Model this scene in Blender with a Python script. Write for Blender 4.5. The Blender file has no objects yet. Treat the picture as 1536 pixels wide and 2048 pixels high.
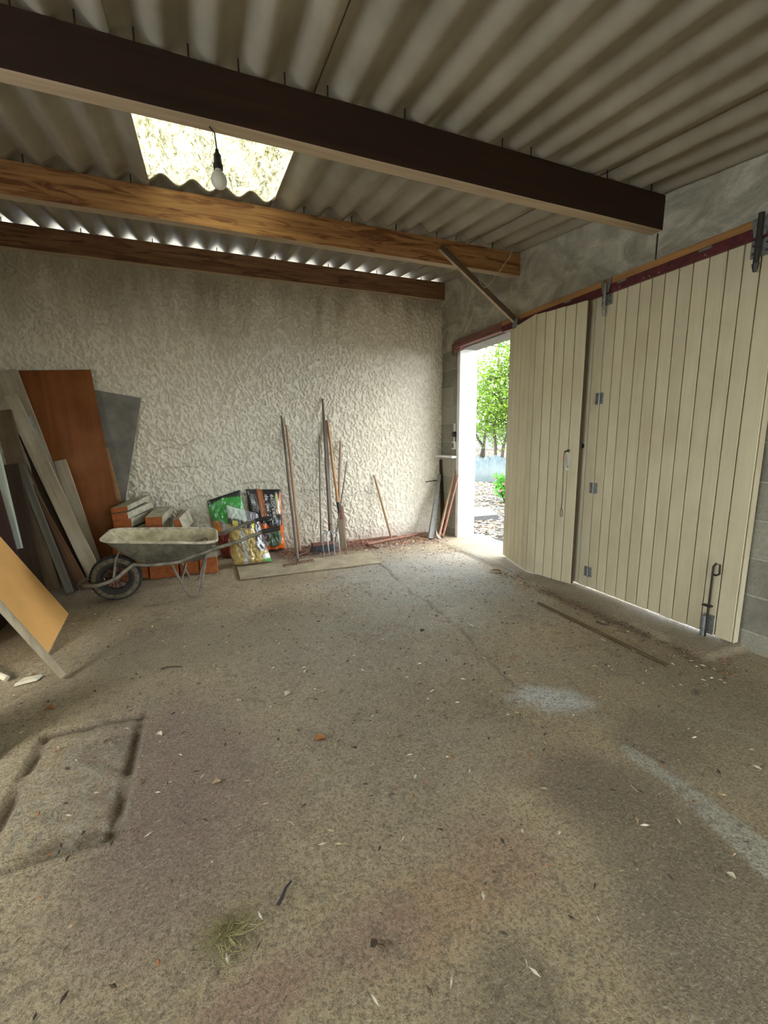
import bpy, math, random
import numpy as np
from mathutils import Vector, Matrix
random.seed(7); rng = np.random.RandomState(11)
S = bpy.context.scene; COL = S.collection

# ------------------------------------------------------------------ camera
CAMPOS = Vector((0, 0, 1.15)); F = 854.98
def cam_axes(yaw, pitch, roll):
    f = Vector((math.sin(yaw)*math.cos(pitch), math.cos(yaw)*math.cos(pitch), -math.sin(pitch)))
    r0 = f.cross(Vector((0, 0, 1))).normalized(); d0 = f.cross(r0)
    return (r0*math.cos(roll)+d0*math.sin(roll), d0*math.cos(roll)-r0*math.sin(roll), f)
AX = cam_axes(math.radians(22.1294), math.radians(9.8027), math.radians(0.8171))
cd = bpy.data.cameras.new('camera'); cam = bpy.data.objects.new('camera', cd); COL.objects.link(cam)
cd.sensor_fit = 'VERTICAL'; cd.sensor_height = 24; cd.lens = 24*F/2048; cd.clip_start = .01; cd.clip_end = 300
cm = Matrix((AX[0], -AX[1], -AX[2])).transposed().to_4x4(); cm.translation = CAMPOS; cam.matrix_world = cm
S.camera = cam
# ------------------------------------------------------------------ light and exposure
S.view_settings.view_transform = 'Standard'; S.view_settings.look = 'None'
S.view_settings.exposure = 4.0; S.view_settings.gamma = 1; S.view_settings.use_curve_mapping = False
w = bpy.data.worlds.new('sky'); S.world = w; w.use_nodes = True
wn = w.node_tree.nodes; wl = w.node_tree.links
bgn = wn['Background']; bgn.inputs[1].default_value = 1.0
tc = wn.new('ShaderNodeTexCoord'); sp = wn.new('ShaderNodeSeparateXYZ'); cr = wn.new('ShaderNodeValToRGB')
wl.new(tc.outputs['Generated'], sp.inputs[0]); wl.new(sp.outputs[2], cr.inputs[0]); wl.new(cr.outputs[0], bgn.inputs[0])
cr.color_ramp.elements[0].position = 0.0; cr.color_ramp.elements[0].color = (.78, .85, .92, 1)
cr.color_ramp.elements[1].position = 1.0; cr.color_ramp.elements[1].color = (.97, 1.02, 1.10, 1)
sd = bpy.data.lights.new('sun', 'SUN'); sd.energy = 1.2; sd.angle = math.radians(25); sd.color = (1, .95, .86)
sun = bpy.data.objects.new('sun', sd); COL.objects.link(sun)
sun.rotation_euler = Vector((.45, .62, -.75)).to_track_quat('-Z', 'Y').to_euler()

# ------------------------------------------------------------------ geometry helpers
def ray(px, py):
    return AX[0]*((px-768)/F) + AX[1]*((py-1024)/F) + AX[2]
def PY(px, py, y):  d = ray(px, py); return CAMPOS + d*(y/d.y)
def PX(px, py, x):  d = ray(px, py); return CAMPOS + d*(x/d.x)
def PG(px, py, z=0): d = ray(px, py); return CAMPOS + d*((z-CAMPOS.z)/d.z)
WM = {}
def link(o, parent=None, M=None):
    COL.objects.link(o); M = M or Matrix()
    if parent is not None:
        o.parent = parent; o.matrix_basis = WM[parent.name].inverted() @ M
    else: o.matrix_basis = M
    WM[o.name] = M
    return o
def tag(o, label=None, cat=None, group=None, kind=None):
    if label: o['label'] = label
    if cat: o['category'] = cat
    if group: o['group'] = group
    if kind: o['kind'] = kind
    return o
def thing(name, loc, label=None, cat=None, group=None, kind=None):
    o = bpy.data.objects.new(name, None); o.empty_display_size = .05
    link(o, None, Matrix.Translation(Vector(loc)))
    return tag(o, label, cat, group, kind)
class MB:
    def __init__(s): s.v = []; s.f = []; s.m = []
    def add(s, v, f, m=0):
        n = len(s.v); s.v += [tuple(p) for p in v]; s.f += [tuple(i+n for i in q) for q in f]; s.m += [m]*len(f); return s
    def hexa(s, p, m=0):   # p: 4 bottom, 4 top (ccw from above)
        return s.add(p, [(3, 2, 1, 0), (4, 5, 6, 7), (0, 1, 5, 4), (1, 2, 6, 5), (2, 3, 7, 6), (3, 0, 4, 7)], m)
    def box(s, a, b, m=0, ch=0):
        (x0, y0, z0), (x1, y1, z1) = a, b
        if ch == 0:
            return s.hexa([(x0, y0, z0), (x1, y0, z0), (x1, y1, z0), (x0, y1, z0), (x0, y0, z1), (x1, y0, z1), (x1, y1, z1), (x0, y1, z1)], m)
        # chamfered box: 24 verts
        vs = []; idx = {}
        for sx in (0, 1):
            for sy in (0, 1):
                for sz in (0, 1):
                    c = [(x0, x1)[sx], (y0, y1)[sy], (z0, z1)[sz]]; sg = [1-2*sx, 1-2*sy, 1-2*sz]
                    for ax in range(3):
                        p = list(c)
                        for k in range(3):
                            if k != ax: p[k] += sg[k]*ch
                        idx[(sx, sy, sz, ax)] = len(vs); vs.append(p)
        fs = []
        g = lambda *k: idx[k]
        for s_ in (0, 1):
            q = [g(s_, 0, 0, 0), g(s_, 1, 0, 0), g(s_, 1, 1, 0), g(s_, 0, 1, 0)]; fs.append(q if s_ else q[::-1])
            q = [g(0, s_, 0, 1), g(1, s_, 0, 1), g(1, s_, 1, 1), g(0, s_, 1, 1)]; fs.append(q[::-1] if s_ else q)
            q = [g(0, 0, s_, 2), g(1, 0, s_, 2), g(1, 1, s_, 2), g(0, 1, s_, 2)]; fs.append(q if s_ else q[::-1])
        for a_ in (0, 1):
            for b_ in (0, 1):
                fs.append([g(a_, b_, 0, 0), g(a_, b_, 1, 0), g(a_, b_, 1, 1), g(a_, b_, 0, 1)])
                fs.append([g(a_, 0, b_, 0), g(a_, 1, b_, 0), g(a_, 1, b_, 2), g(a_, 0, b_, 2)])
                fs.append([g(0, a_, b_, 1), g(1, a_, b_, 1), g(1, a_, b_, 2), g(0, a_, b_, 2)])
        for sx in (0, 1):
            for sy in (0, 1):
                for sz in (0, 1): fs.append([g(sx, sy, sz, 0), g(sx, sy, sz, 1), g(sx, sy, sz, 2)])
        return s.add(vs, fs, m)
    def tube(s, pts, r, n=10, m=0, closed=False, flat=1.0):
        pts = [Vector(p) for p in pts]; L = len(pts)
        rs = r if isinstance(r, (list, tuple)) else [r]*L
        v = []; up = None
        for i, p in enumerate(pts):
            if closed: t = pts[(i+1) % L]-pts[i-1]
            else: t = pts[min(i+1, L-1)]-pts[max(i-1, 0)]
            t.normalize()
            if up is None:
                up = Vector((0, 0, 1)) if abs(t.z) < .9 else Vector((0, 1, 0))
            a = t.cross(up).normalized(); b = a.cross(t).normalized(); up = b
            for k in range(n):
                an = 2*math.pi*k/n; v.append(p+a*(math.cos(an)*rs[i])+b*(math.sin(an)*rs[i]*flat))
        f = []
        for i in range(L if closed else L-1):
            j = (i+1) % L
            for k in range(n):
                k2 = (k+1) % n; f.append((i*n+k, j*n+k, j*n+k2, i*n+k2))
        if not closed:
            f.append(tuple(range(n))); f.append(tuple((L-1)*n+k for k in range(n-1, -1, -1)))
        return s.add(v, f, m)
    def lathe(s, prof, c, axis, n=32, m=0):   # prof (r, h) around axis through c
        c = Vector(c); ax = Vector(axis).normalized(); u = ax.orthogonal().normalized(); w_ = ax.cross(u)
        v = []; L = len(prof)
        for r, h in prof:
            for k in range(n):
                a = 2*math.pi*k/n; v.append(c+ax*h+u*(r*math.cos(a))+w_*(r*math.sin(a)))
        f = [(i*n+k, i*n+(k+1) % n, (i+1)*n+(k+1) % n, (i+1)*n+k) for i in range(L-1) for k in range(n)]
        return s.add(v, f, m)
    def build(s, name, mat, parent=None, M=None, origin=None, smooth=False, fix=True):
        v = s.v
        if origin is not None:
            origin = Vector(origin); v = [tuple(Vector(p)-origin) for p in v]; M = Matrix.Translation(origin)
        me = bpy.data.meshes.new(name); me.from_pydata([tuple(p) for p in v], [], s.f)
        mats = mat if isinstance(mat, (list, tuple)) else [mat]
        for q in mats: me.materials.append(q)
        if len(mats) > 1: me.polygons.foreach_set('material_index', s.m)
        if fix:
            import bmesh
            bm = bmesh.new(); bm.from_mesh(me); bmesh.ops.recalc_face_normals(bm, faces=bm.faces); bm.to_mesh(me); bm.free()
        if smooth:
            me.polygons.foreach_set('use_smooth', [True]*len(me.polygons))
            try: me.set_sharp_from_angle(angle=math.radians(40))
            except Exception: pass
        me.update()
        return link(bpy.data.objects.new(name, me), parent, M)
def frame_M(a, b, side):
    """local Z runs from a to b, local X along side"""
    a = Vector(a); z = (Vector(b)-a).normalized(); x = Vector(side); x = (x-z*x.dot(z)).normalized(); y = z.cross(x)
    M = Matrix((x, y, z)).transposed().to_4x4(); M.translation = a; return M
def board(name, a, b, wid, thk, side, mat, parent=None, ch=.002):
    """a board whose back-centre line runs a-b, its own local frame so that the grain follows it"""
    L = (Vector(b)-Vector(a)).length
    return MB().box((-wid/2, -thk/2, 0), (wid/2, thk/2, L), ch=ch).build(name, mat, parent, M=frame_M(a, b, side))

# value noise
def vnoise(x, y, sc, seed=0, oct=4):
    out = np.zeros_like(x, dtype=float); amp = 1; tot = 0
    for o in range(oct):
        r = np.random.RandomState(seed*31+o*7+3).rand(257, 257)
        X = (x*sc+37.3*o) % 256; Y = (y*sc+11.7*o) % 256
        xi = np.floor(X).astype(int); yi = np.floor(Y).astype(int); fx = X-xi; fy = Y-yi
        fx = fx*fx*(3-2*fx); fy = fy*fy*(3-2*fy); x1 = (xi+1) % 256; y1 = (yi+1) % 256
        out += amp*((r[xi, yi]*(1-fx)+r[x1, yi]*fx)*(1-fy)+(r[xi, y1]*(1-fx)+r[x1, y1]*fx)*fy)
        tot += amp; amp *= .5; sc *= 2.03
    return out/tot
def sstep(x, a, b):
    t = np.clip((x-a)/(b-a), 0, 1); return t*t*(3-2*t)
def grid_mesh(name, X, Y, Z, mat, parent=None, col=None, smooth=True, M=None, flip=False):
    n, m = X.shape; me = bpy.data.meshes.new(name)
    co = np.stack([X, Y, Z], -1).reshape(-1, 3).astype(np.float32)
    idx = np.arange(n*m).reshape(n, m)
    q = np.stack([idx[:-1, :-1], idx[1:, :-1], idx[1:, 1:], idx[:-1, 1:]], -1).reshape(-1, 4)
    if flip: q = q[:, ::-1]
    me.vertices.add(n*m); me.vertices.foreach_set('co', co.ravel())
    me.loops.add(q.size); me.loops.foreach_set('vertex_index', q.ravel().astype(np.int32))
    me.polygons.add(len(q)); me.polygons.foreach_set('loop_start', (np.arange(len(q))*4).astype(np.int32))
    me.polygons.foreach_set('loop_total', np.full(len(q), 4, np.int32))
    me.update(calc_edges=True); me.polygons.foreach_set('use_smooth', np.full(len(q), smooth))
    if col is not None:
        at = me.color_attributes.new('col', 'FLOAT_COLOR', 'POINT')
        c = np.concatenate([col.reshape(-1, 3), np.ones((n*m, 1))], 1).astype(np.float32); at.data.foreach_set('color', c.ravel())
    me.materials.append(mat); me.validate()
    return link(bpy.data.objects.new(name, me), parent, M)
def seg_dist(X, Y, pts):
    d = np.full(X.shape, 1e9); t_all = np.zeros(X.shape); n = len(pts)-1
    for i in range(n):
        (x0, y0), (x1, y1) = pts[i], pts[i+1]; L = (x1-x0)**2+(y1-y0)**2+1e-12
        t = np.clip(((X-x0)*(x1-x0)+(Y-y0)*(y1-y0))/L, 0, 1); q = np.hypot(X-x0-t*(x1-x0), Y-y0-t*(y1-y0))
        k = q < d; d = np.where(k, q, d); t_all = np.where(k, (i+t)/n, t_all)
    return d, t_all

# ------------------------------------------------------------------ materials
class NT:
    def __init__(s, name, rough=.8, spec=.3):
        s.m = bpy.data.materials.new(name); s.m.use_nodes = True; s.t = s.m.node_tree; s.n = s.t.nodes; s.l = s.t.links
        s.b = s.n['Principled BSDF']; s.b.inputs['Roughness'].default_value = rough; s.b.inputs['Specular IOR Level'].default_value = spec
    def new(s, t, **k):
        q = s.n.new(t)
        for a, b in k.items(): setattr(q, a, b)
        return q
    def set(s, sock, v):
        if isinstance(v, bpy.types.NodeSocket): s.l.new(v, sock)
        else:
            if isinstance(v, (tuple, list)) and len(v) == 3 and sock.type == 'RGBA': v = (*v, 1)
            sock.default_value = v
    def coord(s, sc=(1, 1, 1), kind='Object', rnd=True):
        tcn = s.new('ShaderNodeTexCoord'); mp = s.new('ShaderNodeMapping'); s.l.new(tcn.outputs[kind], mp.inputs[0])
        mp.inputs['Scale'].default_value = sc
        if rnd:
            oi = s.new('ShaderNodeObjectInfo'); mu = s.new('ShaderNodeMath', operation='MULTIPLY'); s.l.new(oi.outputs['Random'], mu.inputs[0]); mu.inputs[1].default_value = 37
            s.l.new(mu.outputs[0], mp.inputs['Location'])
        return mp.outputs[0]
    def noise(s, v, sc=5, det=4, rough=.55, dist=0):
        q = s.new('ShaderNodeTexNoise'); s.set(q.inputs['Vector'], v); q.inputs['Scale'].default_value = sc; q.inputs['Detail'].default_value = det
        q.inputs['Roughness'].default_value = rough; q.inputs['Distortion'].default_value = dist; return q.outputs['Fac']
    def voro(s, v, sc=5, feat='F1', out='Distance'):
        q = s.new('ShaderNodeTexVoronoi', feature=feat); s.set(q.inputs['Vector'], v); q.inputs['Scale'].default_value = sc; return q.outputs[out]
    def ramp(s, f, st):
        q = s.new('ShaderNodeValToRGB'); s.set(q.inputs[0], f); e = q.color_ramp.elements
        while len(e) < len(st): e.new(.5)
        for i, (p, c) in enumerate(st):
            e[i].position = p; e[i].color = (c, c, c, 1) if isinstance(c, (int, float)) else (*c, 1)
        return q.outputs[0]
    def mix(s, f, a, b, mode='MIX'):
        q = s.new('ShaderNodeMix', data_type='RGBA', blend_type=mode); s.set(q.inputs[0], f); s.set(q.inputs[6], a); s.set(q.inputs[7], b); return q.outputs[2]
    def math(s, op, a, b=0):
        q = s.new('ShaderNodeMath', operation=op); s.set(q.inputs[0], a); s.set(q.inputs[1], b); return q.outputs[0]
    def bump(s, h, strength=.5, dist=.01, nrm=None):
        q = s.new('ShaderNodeBump'); s.set(q.inputs['Height'], h); q.inputs['Strength'].default_value = strength; q.inputs['Distance'].default_value = dist
        if nrm is not None: s.l.new(nrm, q.inputs['Normal'])
        s.l.new(q.outputs[0], s.b.inputs['Normal']); return q.outputs[0]
    def base(s, v): s.set(s.b.inputs['Base Color'], v); return s.m

def wood(name, c1, c2, axis='Z', rough=.75, fine=1.0, dirt=None, dirtamt=.5, spec=.25, stain=None, vary=.28):
    N = NT(name, rough, spec); sc = {'Z': (38, 38, 2.2), 'X': (2.2, 38, 38), 'Y': (38, 2.2, 38)}[axis]
    v = N.coord(tuple(q*fine for q in sc)); g = N.noise(v, 1, 5, .6, .6)
    c = N.ramp(g, [(.3, c2), (.68, c1)])
    v2 = N.coord((1, 1, 1)); big = N.noise(v2, 4, 3)
    if dirt: c = N.mix(N.ramp(big, [(.42, 0.), (.42+.35/max(dirtamt, .05)*.5, dirtamt)]), c, dirt)
    if stain: c = N.mix(N.ramp(N.noise(N.coord({'X': (1.2, 5, 9), 'Z': (5, 5, 1.2), 'Y': (5, 1.2, 5)}[axis]), 2.2, 4, .6, 1.2), [(.52, 0.), (.62, .75)]), c, stain)
    oi = N.new('ShaderNodeObjectInfo'); k = N.math('MULTIPLY_ADD', oi.outputs['Random'], vary); k.node.inputs[2].default_value = 1-vary/2
    vv = N.new('ShaderNodeHueSaturation'); N.l.new(k, vv.inputs['Value']); N.set(vv.inputs['Color'], c)
    N.bump(g, .35, .004); return N.base(vv.outputs[0])
def plain(name, c, rough=.6, metal=0, spec=.4, var=.25, sc=20, bump=.15, var2=None):
    N = NT(name, rough, spec); N.b.inputs['Metallic'].default_value = metal
    g = N.noise(N.coord(), sc, 5, .6); c2 = var2 or tuple(q*(1-var) for q in c)
    N.bump(g, bump, .004); return N.base(N.ramp(g, [(.35, c2), (.65, c)]))
def attr_mat(name, rough=.5, spec=.4, bumpsc=60, bumps=.2, coat=0):
    N = NT(name, rough, spec); a = N.new('ShaderNodeVertexColor'); a.layer_name = 'col'
    g = N.noise(N.coord(), bumpsc, 3); N.bump(g, bumps, .004); N.b.inputs['Coat Weight'].default_value = coat; N.b.inputs['Coat Roughness'].default_value = .15
    return N.base(a.outputs[0])

# blocks
def block_mat(name, smear):
    N = NT(name, .95, .1); v = N.coord((1, 1, 1), rnd=False); g = N.noise(v, 90, 4, .7); b = N.noise(v, 5, 4, .6, .5)
    oi = N.new('ShaderNodeObjectInfo')
    c = N.ramp(oi.outputs['Random'], [(0., (.20, .19, .15)), (.5, (.29, .275, .215)), (1., (.40, .375, .29))])
    c = N.mix(N.ramp(b, [(.40, 0.), (.62, smear)]), c, (.42, .40, .33))
    c = N.mix(N.ramp(g, [(.3, .45), (.6, 0.)]), c, (.12, .11, .09))
    N.bump(g, .6, .004); return N.base(c)
M_BLOCK = block_mat('concrete_block', .35)
M_MORTAR = plain('mortar', (.42, .40, .34), .95, sc=60, bump=.5, spec=.1)
N = NT('parging', .95, .1); v = N.coord((1, .9, 1.4), rnd=False)
b = N.noise(v, 2.4, 5, .62, 1.6); b2 = N.noise(N.coord((1, .5, 1.6), rnd=False), 6, 4, .6, 2.0); g = N.noise(v, 120, 4, .7)
c = N.ramp(b, [(.36, (.30, .28, .21)), (.5, (.43, .40, .31)), (.62, (.60, .56, .45))])
c = N.mix(N.ramp(b2, [(.50, 0.), (.60, .5)]), c, (.38, .365, .30)); c = N.mix(N.ramp(g, [(.3, .3), (.6, 0.)]), c, (.10, .09, .07))
N.bump(N.math('ADD', N.math('MULTIPLY', b2, 1.5), N.math('MULTIPLY', g, .3)), .45, .01); M_PARGE = N.base(c)
# fibre cement
N = NT('fibre_cement', .85, .2); v = N.coord((1, 1, 1)); b = N.noise(v, 3, 5, .6); g = N.noise(v, 150, 3)
st = N.noise(N.coord((14, 1.0, 14)), 1.5, 4)
c = N.ramp(b, [(.3, (.24, .21, .155)), (.7, (.34, .30, .225))]); c = N.mix(N.ramp(st, [(.5, 0.), (.7, .3)]), c, (.22, .19, .15))
N.bump(g, .25, .002); M_FIBRE = N.base(c)
# translucent sheet
N = NT('glass_fibre_sheet'); t = N.new('ShaderNodeBsdfTranslucent'); tr = N.new('ShaderNodeBsdfTransparent'); gl = N.new('ShaderNodeBsdfDiffuse')
v = N.coord((9, 2.5, 9)); b = N.noise(v, 2.3, 7, .72, 1.8); f2 = N.noise(N.coord((60, 14, 60)), 1, 4, .7, 2.5)
c = N.ramp(b, [(.36, (.055, .044, .014)), (.46, (.15, .138, .07)), (.60, (.42, .41, .30))])
c = N.mix(N.ramp(f2, [(.46, 0.), (.62, .8)]), c, (.66, .67, .60)); N.l.new(c, t.inputs[0]); N.l.new(c, gl.inputs[0]); tr.inputs[0].default_value = (.8, .82, .7, 1)
m1 = N.new('ShaderNodeMixShader'); m1.inputs[0].default_value = .12; N.l.new(t.outputs[0], m1.inputs[1]); N.l.new(gl.outputs[0], m1.inputs[2])
m2 = N.new('ShaderNodeMixShader'); m2.inputs[0].default_value = .02; N.l.new(m1.outputs[0], m2.inputs[1]); N.l.new(tr.outputs[0], m2.inputs[2])
N.l.new(m2.outputs[0], N.n['Material Output'].inputs[0]); M_SKYSHEET = N.m

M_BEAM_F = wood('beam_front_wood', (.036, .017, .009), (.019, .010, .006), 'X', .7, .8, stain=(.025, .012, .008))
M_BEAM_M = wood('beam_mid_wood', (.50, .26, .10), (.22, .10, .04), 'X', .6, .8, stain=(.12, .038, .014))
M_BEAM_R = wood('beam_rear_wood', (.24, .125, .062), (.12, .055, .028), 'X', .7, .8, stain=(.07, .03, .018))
M_RAWEDGE = wood('raw_beam_underside', (.46, .36, .24), (.33, .24, .15), 'X', .8, .8)
M_DOOR = wood('painted_door_board', (.62, .56, .385), (.56, .50, .335), 'Z', .6, 1., dirt=(.44, .35, .22), dirtamt=.45, vary=.10)
M_DOORGAP = plain('door_groove', (.09, .06, .03), .9)
M_WHITE = plain('white_painted_wood', (.80, .80, .74), .6, var=.12, sc=9)
M_RAILW = wood('rail_wood', (.42, .22, .075), (.27, .13, .045), 'Y', .6)
M_MAROON = plain('maroon_paint', (.13, .028, .034), .45, sc=30, var=.5)
M_OLDRAIL = wood('old_rail_wood', (.27, .13, .10), (.15, .06, .05), 'Y', .7)
M_ZINC = plain('zinc_steel', (.36, .38, .37), .45, .8, var=.4, sc=50)
M_DARKMETAL = plain('dark_steel', (.055, .05, .045), .5, .6, sc=50)
M_RUST = plain('rusty_iron', (.22, .11, .08), .8, .3, sc=40, var=.5)
M_BRONZE = wood('angle_iron_brown', (.13, .085, .05), (.08, .05, .03), 'Z', .55)
M_HANDLE = wood('ash_handle', (.42, .27, .16), (.27, .16, .09), 'Z', .6)
M_HANDLE2 = wood('grey_handle', (.22, .18, .14), (.12, .09, .07), 'Z', .7)
M_HANDLE3 = wood('orange_handle', (.50, .29, .14), (.36, .2, .09), 'Z', .6)
M_PLY = wood('red_brown_plywood', (.22, .070, .016), (.13, .040, .010), 'Z', .5, .35, dirt=(.26, .10, .03), dirtamt=.6, spec=.2)
M_GREYB = plain('grey_board', (.20, .185, .15), .8, var=.35, sc=7)
M_PALE = wood('pale_old_plank', (.36, .305, .21), (.24, .195, .13), 'Z', .85, dirt=(.42, .385, .29), dirtamt=.5)
M_BROWN = wood('brown_old_plank', (.15, .10, .055), (.085, .055, .03), 'Z', .85, dirt=(.20, .16, .10), dirtamt=.5)
M_DARKW = wood('dark_old_plank', (.055, .034, .019), (.03, .018, .011), 'Z', .85)
M_GREYW = wood('grey_old_plank', (.16, .145, .11), (.09, .08, .06), 'Z', .9)
M_GREENW = wood('green_white_plank', (.50, .55, .46), (.36, .40, .32), 'Z', .8)
M_ORANGE = plain('orange_melamine_panel', (.80, .44, .14), .5, var=.14, sc=3.5, bump=.05, spec=.4)
M_CLAY = plain('terracotta', (.38, .11, .026), .85, sc=30, var=.35, bump=.3)
M_CLAYDUST = plain('cement_dusted_clay', (.50, .46, .34), .95, sc=14, var=.4, bump=.4, spec=.1)
M_TRAYIN = plain('dried_cement_tray', (.62, .56, .36), .9, sc=16, var=.45, bump=.5, spec=.1)
M_TRAYOUT = plain('dirty_green_tray', (.135, .125, .085), .75, sc=14, var=.6, bump=.4, var2=(.055, .05, .036))
M_RUBBER = plain('tyre_rubber', (.035, .033, .030), .8, sc=30)
M_WHEELRIM = plain('muddy_rim', (.22, .19, .13), .8, sc=25, var=.5)
M_TUBE = plain('frame_tube', (.27, .245, .19), .6, .3, sc=18, var=.55)
M_BLACKGRIP = plain('black_grip', (.02, .02, .02), .5)
M_BRISTLE = plain('grey_bristle', (.10, .105, .11), .9, sc=200, var=.6)
M_BAG = attr_mat('printed_plastic_bag', .32, .5, 45, .5, .5)
M_LETTER = plain('white_print', (.78, .76, .72), .5, var=.05)
M_BULB = plain('frosted_bulb', (.62, .60, .50), .3, var=.05, bump=0)
M_LEAFD = plain('dry_leaf', (.40, .17, .07), .8, sc=60, var=.5)
M_LEAFT = plain('tan_leaf', (.50, .36, .22), .8, sc=60, var=.4)
M_TWIG = plain('dark_twig', (.075, .055, .04), .9)
M_CHIPW = plain('pale_chip', (.62, .56, .42), .8, var=.2)
M_BARKR = plain('reddish_bark', (.34, .16, .11), .9, sc=60, var=.5)
M_GRASS = plain('dried_grass', (.33, .30, .13), .8, var=.4)
M_CEMENTP = plain('pale_concrete', (.30, .29, .26), .9, sc=30, var=.3, bump=.3)

# ------------------------------------------------------------------ setting: floor
WX, WY = 2.606, 4.55          # inner face of the right wall, of the far wall
LX, RY = -2.25, -2.2          # left wall, wall behind the camera
gx = np.arange(LX-.05, 2.83, .0125); gy = np.arange(RY-.05, 4.75, .0125)
X, Y = np.meshgrid(gx, gy, indexing='ij')
H = (vnoise(X, Y, 2.0, 1)-.5)*.012*sstep(np.hypot(X-2.5, Y-2.5), .4, 1.2) + (vnoise(X, Y, 28, 2, 3)-.5)*.0035 - .003
curb = sstep(X, 2.27+.03*(vnoise(X, Y, 6, 3)-.5), 2.34)*sstep(Y, 1.24, 1.28)*(1-sstep(Y, 2.9, 4.1)*.6)
H = np.minimum(H*(1-curb), 0)+curb*.026
# sunken hatch
def rect(x0, x1, y0, y1, s=.005): return sstep(X, x0-s, x0+s)*(1-sstep(X, x1-s, x1+s))*sstep(Y, y0-s, y0+s)*(1-sstep(Y, y1-s, y1+s))
hx0, hx1, hy0, hy1 = -.70, -.335, 1.31, 1.955
outer = rect(hx0, hx1, hy0, hy1); inner = rect(hx0+.034, hx1-.032, hy0+.02, hy1-.032, .008)
groove = outer*(1-inner)*(.35+.65*sstep(vnoise(X, Y, 9, 5), .30, .5))
rub = (vnoise(X, Y, 22, 6, 5)-.5)*inner
H += -.026*groove - .004*inner + .024*rub
pit = np.exp(-(((X+.47)/.11)**2+((Y-1.36)/.035)**2)**2); H -= .02*pit
sline = np.exp(-((X+.333)/.006)**2)*sstep(Y, 1.93, 1.96)*(1-sstep(Y, 2.07, 2.09)); H -= .003*sline
crackpts = [tuple(PG(*q)[:2]) for q in [(745, 1118), (775, 1140), (800, 1165), (825, 1185), (860, 1208), (900, 1240), (940, 1275), (965, 1305), (1000, 1345), (1040, 1375)]]
wobx = (vnoise(X, Y, 9, 8)-.5)*.05
cdist, _ = seg_dist(X+wobx, Y, crackpts); crack = np.exp(-(cdist/.010)**2)*(.35+.65*sstep(vnoise(X, Y, 5, 9), .35, .6)); H -= .006*crack
cl2, _ = seg_dist(X+wobx*.4, Y, [tuple(PG(*q)[:2]) for q in [(905, 1092), (985, 1128), (1060, 1165)]]); crack2 = np.exp(-(cl2/.007)**2); H -= .004*crack2
# albedo
def C3(c): return np.array(c)[None, None, :]
n1 = vnoise(X, Y, 2.2, 21); n2 = vnoise(X, Y, 8, 22); n3 = vnoise(X, Y, 34, 23, 3)
col = C3((.43, .345, .215))*(.66+.66*n1)[..., None]*(.86+.30*n3)[..., None]
def blend(mask, c, amt=1.0):
    global col
    mk = np.clip(mask*amt, 0, 1)[..., None]; col = col*(1-mk)+C3(c)*mk*(.86+.30*n3)[..., None]
def blob(px, py, rx, ry, ang=0, soft=1.0, wob=.35, fr=4):
    c = PG(px, py); dx = X-c.x; dy = Y-c.y; ca, sa = math.cos(ang), math.sin(ang)
    u = (dx*ca+dy*sa)/rx; v_ = (-dx*sa+dy*ca)/ry; r = np.hypot(u, v_)+(vnoise(X, Y, fr, int(px) % 97)-.5)*wob*2
    return 1-sstep(r, 1-.5*soft, 1+.5*soft)
blend(blob(860, 1160, .75, .75, soft=1.2), (.42, .42, .395), .7)  # pale wear by the door, with its bluish daylight reflection painted in
blend(blob(760, 1260, .6, .5, soft=1.3), (.42, .395, .34), .4)
blend(blob(370, 1520, .28, .45, .3, 1.2), (.27, .195, .165), .8)
blend(blob(320, 1700, .2, .25, 0, 1.2), (.25, .18, .145), .65)
blend(blob(700, 1330, .55, .5, 0, 1.4), (.34, .30, .245), .5)
blend(blob(1180, 1560, .17, .16, 0, .7), (.25, .18, .13), .75)
blend(blob(1320, 1470, .18, .13, .4, .7), (.225, .175, .12), .75)
blend(blob(1290, 1650, .2, .25, 0, .9), (.22, .185, .12), .75)
blend(blob(1450, 1430, .4, .55, 0, 1.0), (.27, .23, .14), .75)
blend(blob(1000, 1700, .12, .14, 0, 1), (.40, .27, .18), .6)
blend(blob(890, 1790, .22, .09, .1, 1.3), (.42, .27, .16), .75)
blend(blob(760, 1860, .12, .08, 0, 1), (.34, .23, .165), .7)
blend(blob(520, 1990, .13, .06, .1, 1.3), (.33, .20, .145), .7)
blend(blob(1040, 1540, .1, .08, 0, 1), (.34, .25, .17), .5)
blend(blob(1500, 1850, .25, .3, 0, 1), (.23, .19, .125), .7)
blend(blob(1350, 1900, .14, .16, 0, .8, fr=9), (.19, .16, .115), .45)
blend(blob(1050, 1990, .08, .1, 0, .9, fr=9), (.17, .15, .10), .45)
blend(blob(450, 1870, .07, .06, 0, 1), (.22, .17, .10), .45)
blend(blob(430, 1270, .9, .35, 0, 1.4), (.30, .265, .19), .5)
blend(blob(800, 1500, .35, .35, 0, 1.4), (.30, .26, .20), .55)
blend(sstep(Y+.25*(n2-.5), 3.95, 4.25)*sstep(X, .2, .6)*(1-sstep(X, 2.35, 2.55)), (.33, .215, .185), .75)
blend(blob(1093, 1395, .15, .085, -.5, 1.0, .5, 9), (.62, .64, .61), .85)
cp, tt = seg_dist(X, Y, [tuple(PG(*q)[:2]) for q in [(1255, 1500), (1345, 1560), (1450, 1645), (1560, 1735)]])
cpw = .026+.042*tt+(vnoise(X, Y, 12, 44)-.5)*.022; cem = 1-sstep(cp, cpw-.006, cpw+.004)
blend(cem, (.43, .405, .33), .95); H = H*(1-cem*.6)+cem*.004
sl, _ = seg_dist(X, Y, [tuple(PG(*q)[:2]) for q in [(1360, 1425), (1450, 1455), (1560, 1500)]]); blend(1-sstep(sl, .006, .03), (.36, .335, .25), .6)
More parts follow.
